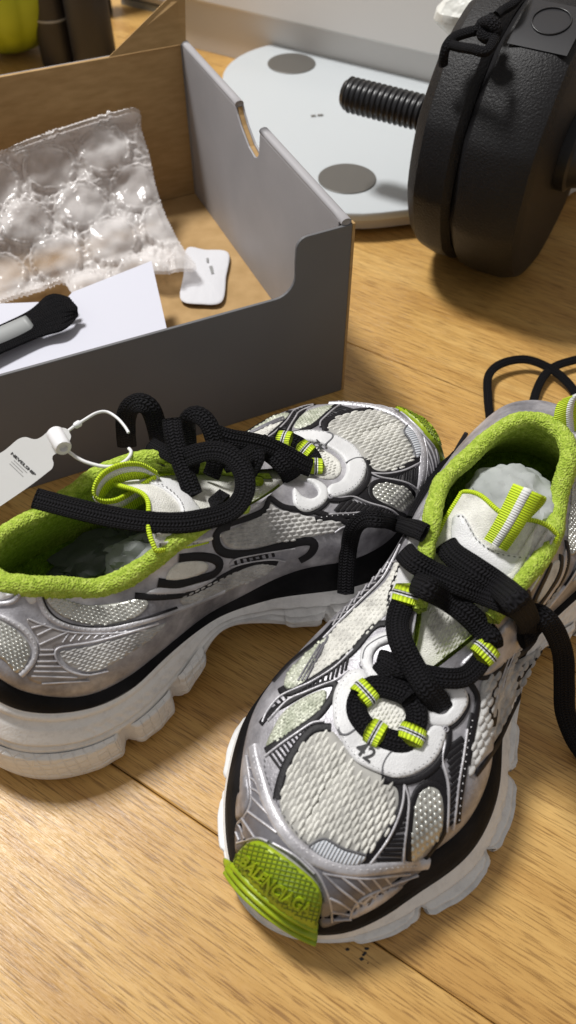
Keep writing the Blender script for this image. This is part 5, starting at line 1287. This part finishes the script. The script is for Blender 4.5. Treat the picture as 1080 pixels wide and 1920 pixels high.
slab('side_panel', [(0, .008), (.17, .008), (.17, .32), (0, .32)], lambda a, b, t: cdv * a + cnv * t + Vector((0, 0, b)), .14, MT['lacquer2'], sd2, bev=.01)
slab('foot_strip', [(.005, 0), (.165, 0), (.165, .008), (.005, .008)], lambda a, b, t: cdv * a + cnv * (t + .004) + Vector((0, 0, b)), .13, MT['band'], sd2, bev=0)
rm = obj('room_wall', [(-3, 2.2, 0), (3, 2.2, 0), (3, 2.2, 2.4), (-3, 2.2, 2.4)], [(0, 1, 2, 3)], MT['lacquer'], smooth=False); rm['kind'] = 'structure'
# fluted yellow green ball
yb = thing('fluted_ball', 'yellow green fluted foam ball at the top left corner', 'ball', Vector((-.345, 1.09, .085)))
V = []; nu, nv = 40, 160
for i in range(nu):
    ph = math.pi * (i + .001) / (nu - .998)
    for j in range(nv):
        a = 2 * math.pi * j / nv; k = 1 - .07 * abs(math.cos(a * 9)) ** 3.0 * math.sin(ph) if False else 1 + .06 * abs(math.sin(a * 9)) ** .7 * math.sin(ph) - .03
        V.append((.088 * k * math.sin(ph) * math.cos(a), .088 * k * math.sin(ph) * math.sin(a), .085 * math.cos(ph)))
obj('ball_body', V, [f[::-1] for f in grid_faces(nu, nv, closed_v=True)], MT['yel'], yb)
sharp(obj('cap', *cyl((0, 0, .078), (0, 0, .094), .014, .012, None, None, None, 24), MT['tube'], yb), 40)
# black tubes
def tube(p, r, h, label, ringz=None):
    t = thing('black_tube', label, 'tube', p, 0, 'black tubes behind the shoebox')
    V, Fc = cyl((0, 0, 0), (0, 0, h), r, r * .92, None, None, None, 36, ((0, .94), (.01, 1.0), (.28, 1.0), (.285, .95), (.30, .95), (.305, .99), (1, 1))); sharp(obj('tube_body', V, Fc, MT['tube'], t), 30)
    if ringz: V, Fc = cyl((0, 0, ringz), (0, 0, ringz + .0022), r * 1.012, r * 1.012, None, None, None, 36); sharp(obj('grey_ring', V, Fc, MT['band'], t), 30)
tube(Vector((-.278, 1.045, 0)), .021, .30, 'black tube with thin grey ring standing beside the yellow green ball', .052)
tube(Vector((-.232, 1.035, 0)), .026, .30, 'plain thick matte black tube standing nearer the shoebox flap')
tube(Vector((-.255, 1.20, 0)), .020, .28, 'thin black tube farther back by the blue grey box')
# plastic bag, upper right
bag = crumple('plastic_bag', at(1075, 0, .16), (.11, .07, .11), MT['bag'], 4, .35, 5)
tag(bag, 'crumpled white plastic bag behind the dumbbell at the top right corner', 'bag')
# specks on the floor in front of the toe
SPK = ['round dark speck nearest the plank joint, uppermost of its row', 'tiny dark speck just below the uppermost round one', 'tiny dark speck second from the lower end of its row', 'oval dark speck at the lower end of its row', 'lone brown speck left of the row of specks, close under the sole', 'faintest pinpoint speck right of the row of specks']
for i, (x, y, r) in enumerate(((687.5, 1779, .0011), (684.5, 1786.5, .0008), (682, 1790, .0008), (678, 1798.5, .0011), (651, 1780, .0009), (690, 1806, .0004))):
    c = at(x, y, 0); V = [c + Vector((math.cos(t) * r * rng.uniform(.7, 1.3), math.sin(t) * r * .7 * rng.uniform(.7, 1.3), .0002)) for t in np.linspace(0, 2 * math.pi, 10)[:-1]] + [c + Vector((0, 0, .0005))]
    o = obj('speck', V, [(k, (k + 1) % 9, 9) for k in range(9)], MT['ink'], None); tag(o, SPK[i], 'speck', 'dark specks by the plank joint')
# small grey print on the desiccant packet
for poly in ([(387, 484), (391, 483), (391, 492), (387, 491)], [(392, 499), (398, 498), (401, 512), (396, 513)]):
    q = obj('packet_print', [at(x, y, FZ + .0060) for x, y in poly], [(3, 2, 1, 0)], MT['gink'], bpy.data.objects['desiccant_packet'], smooth=False)
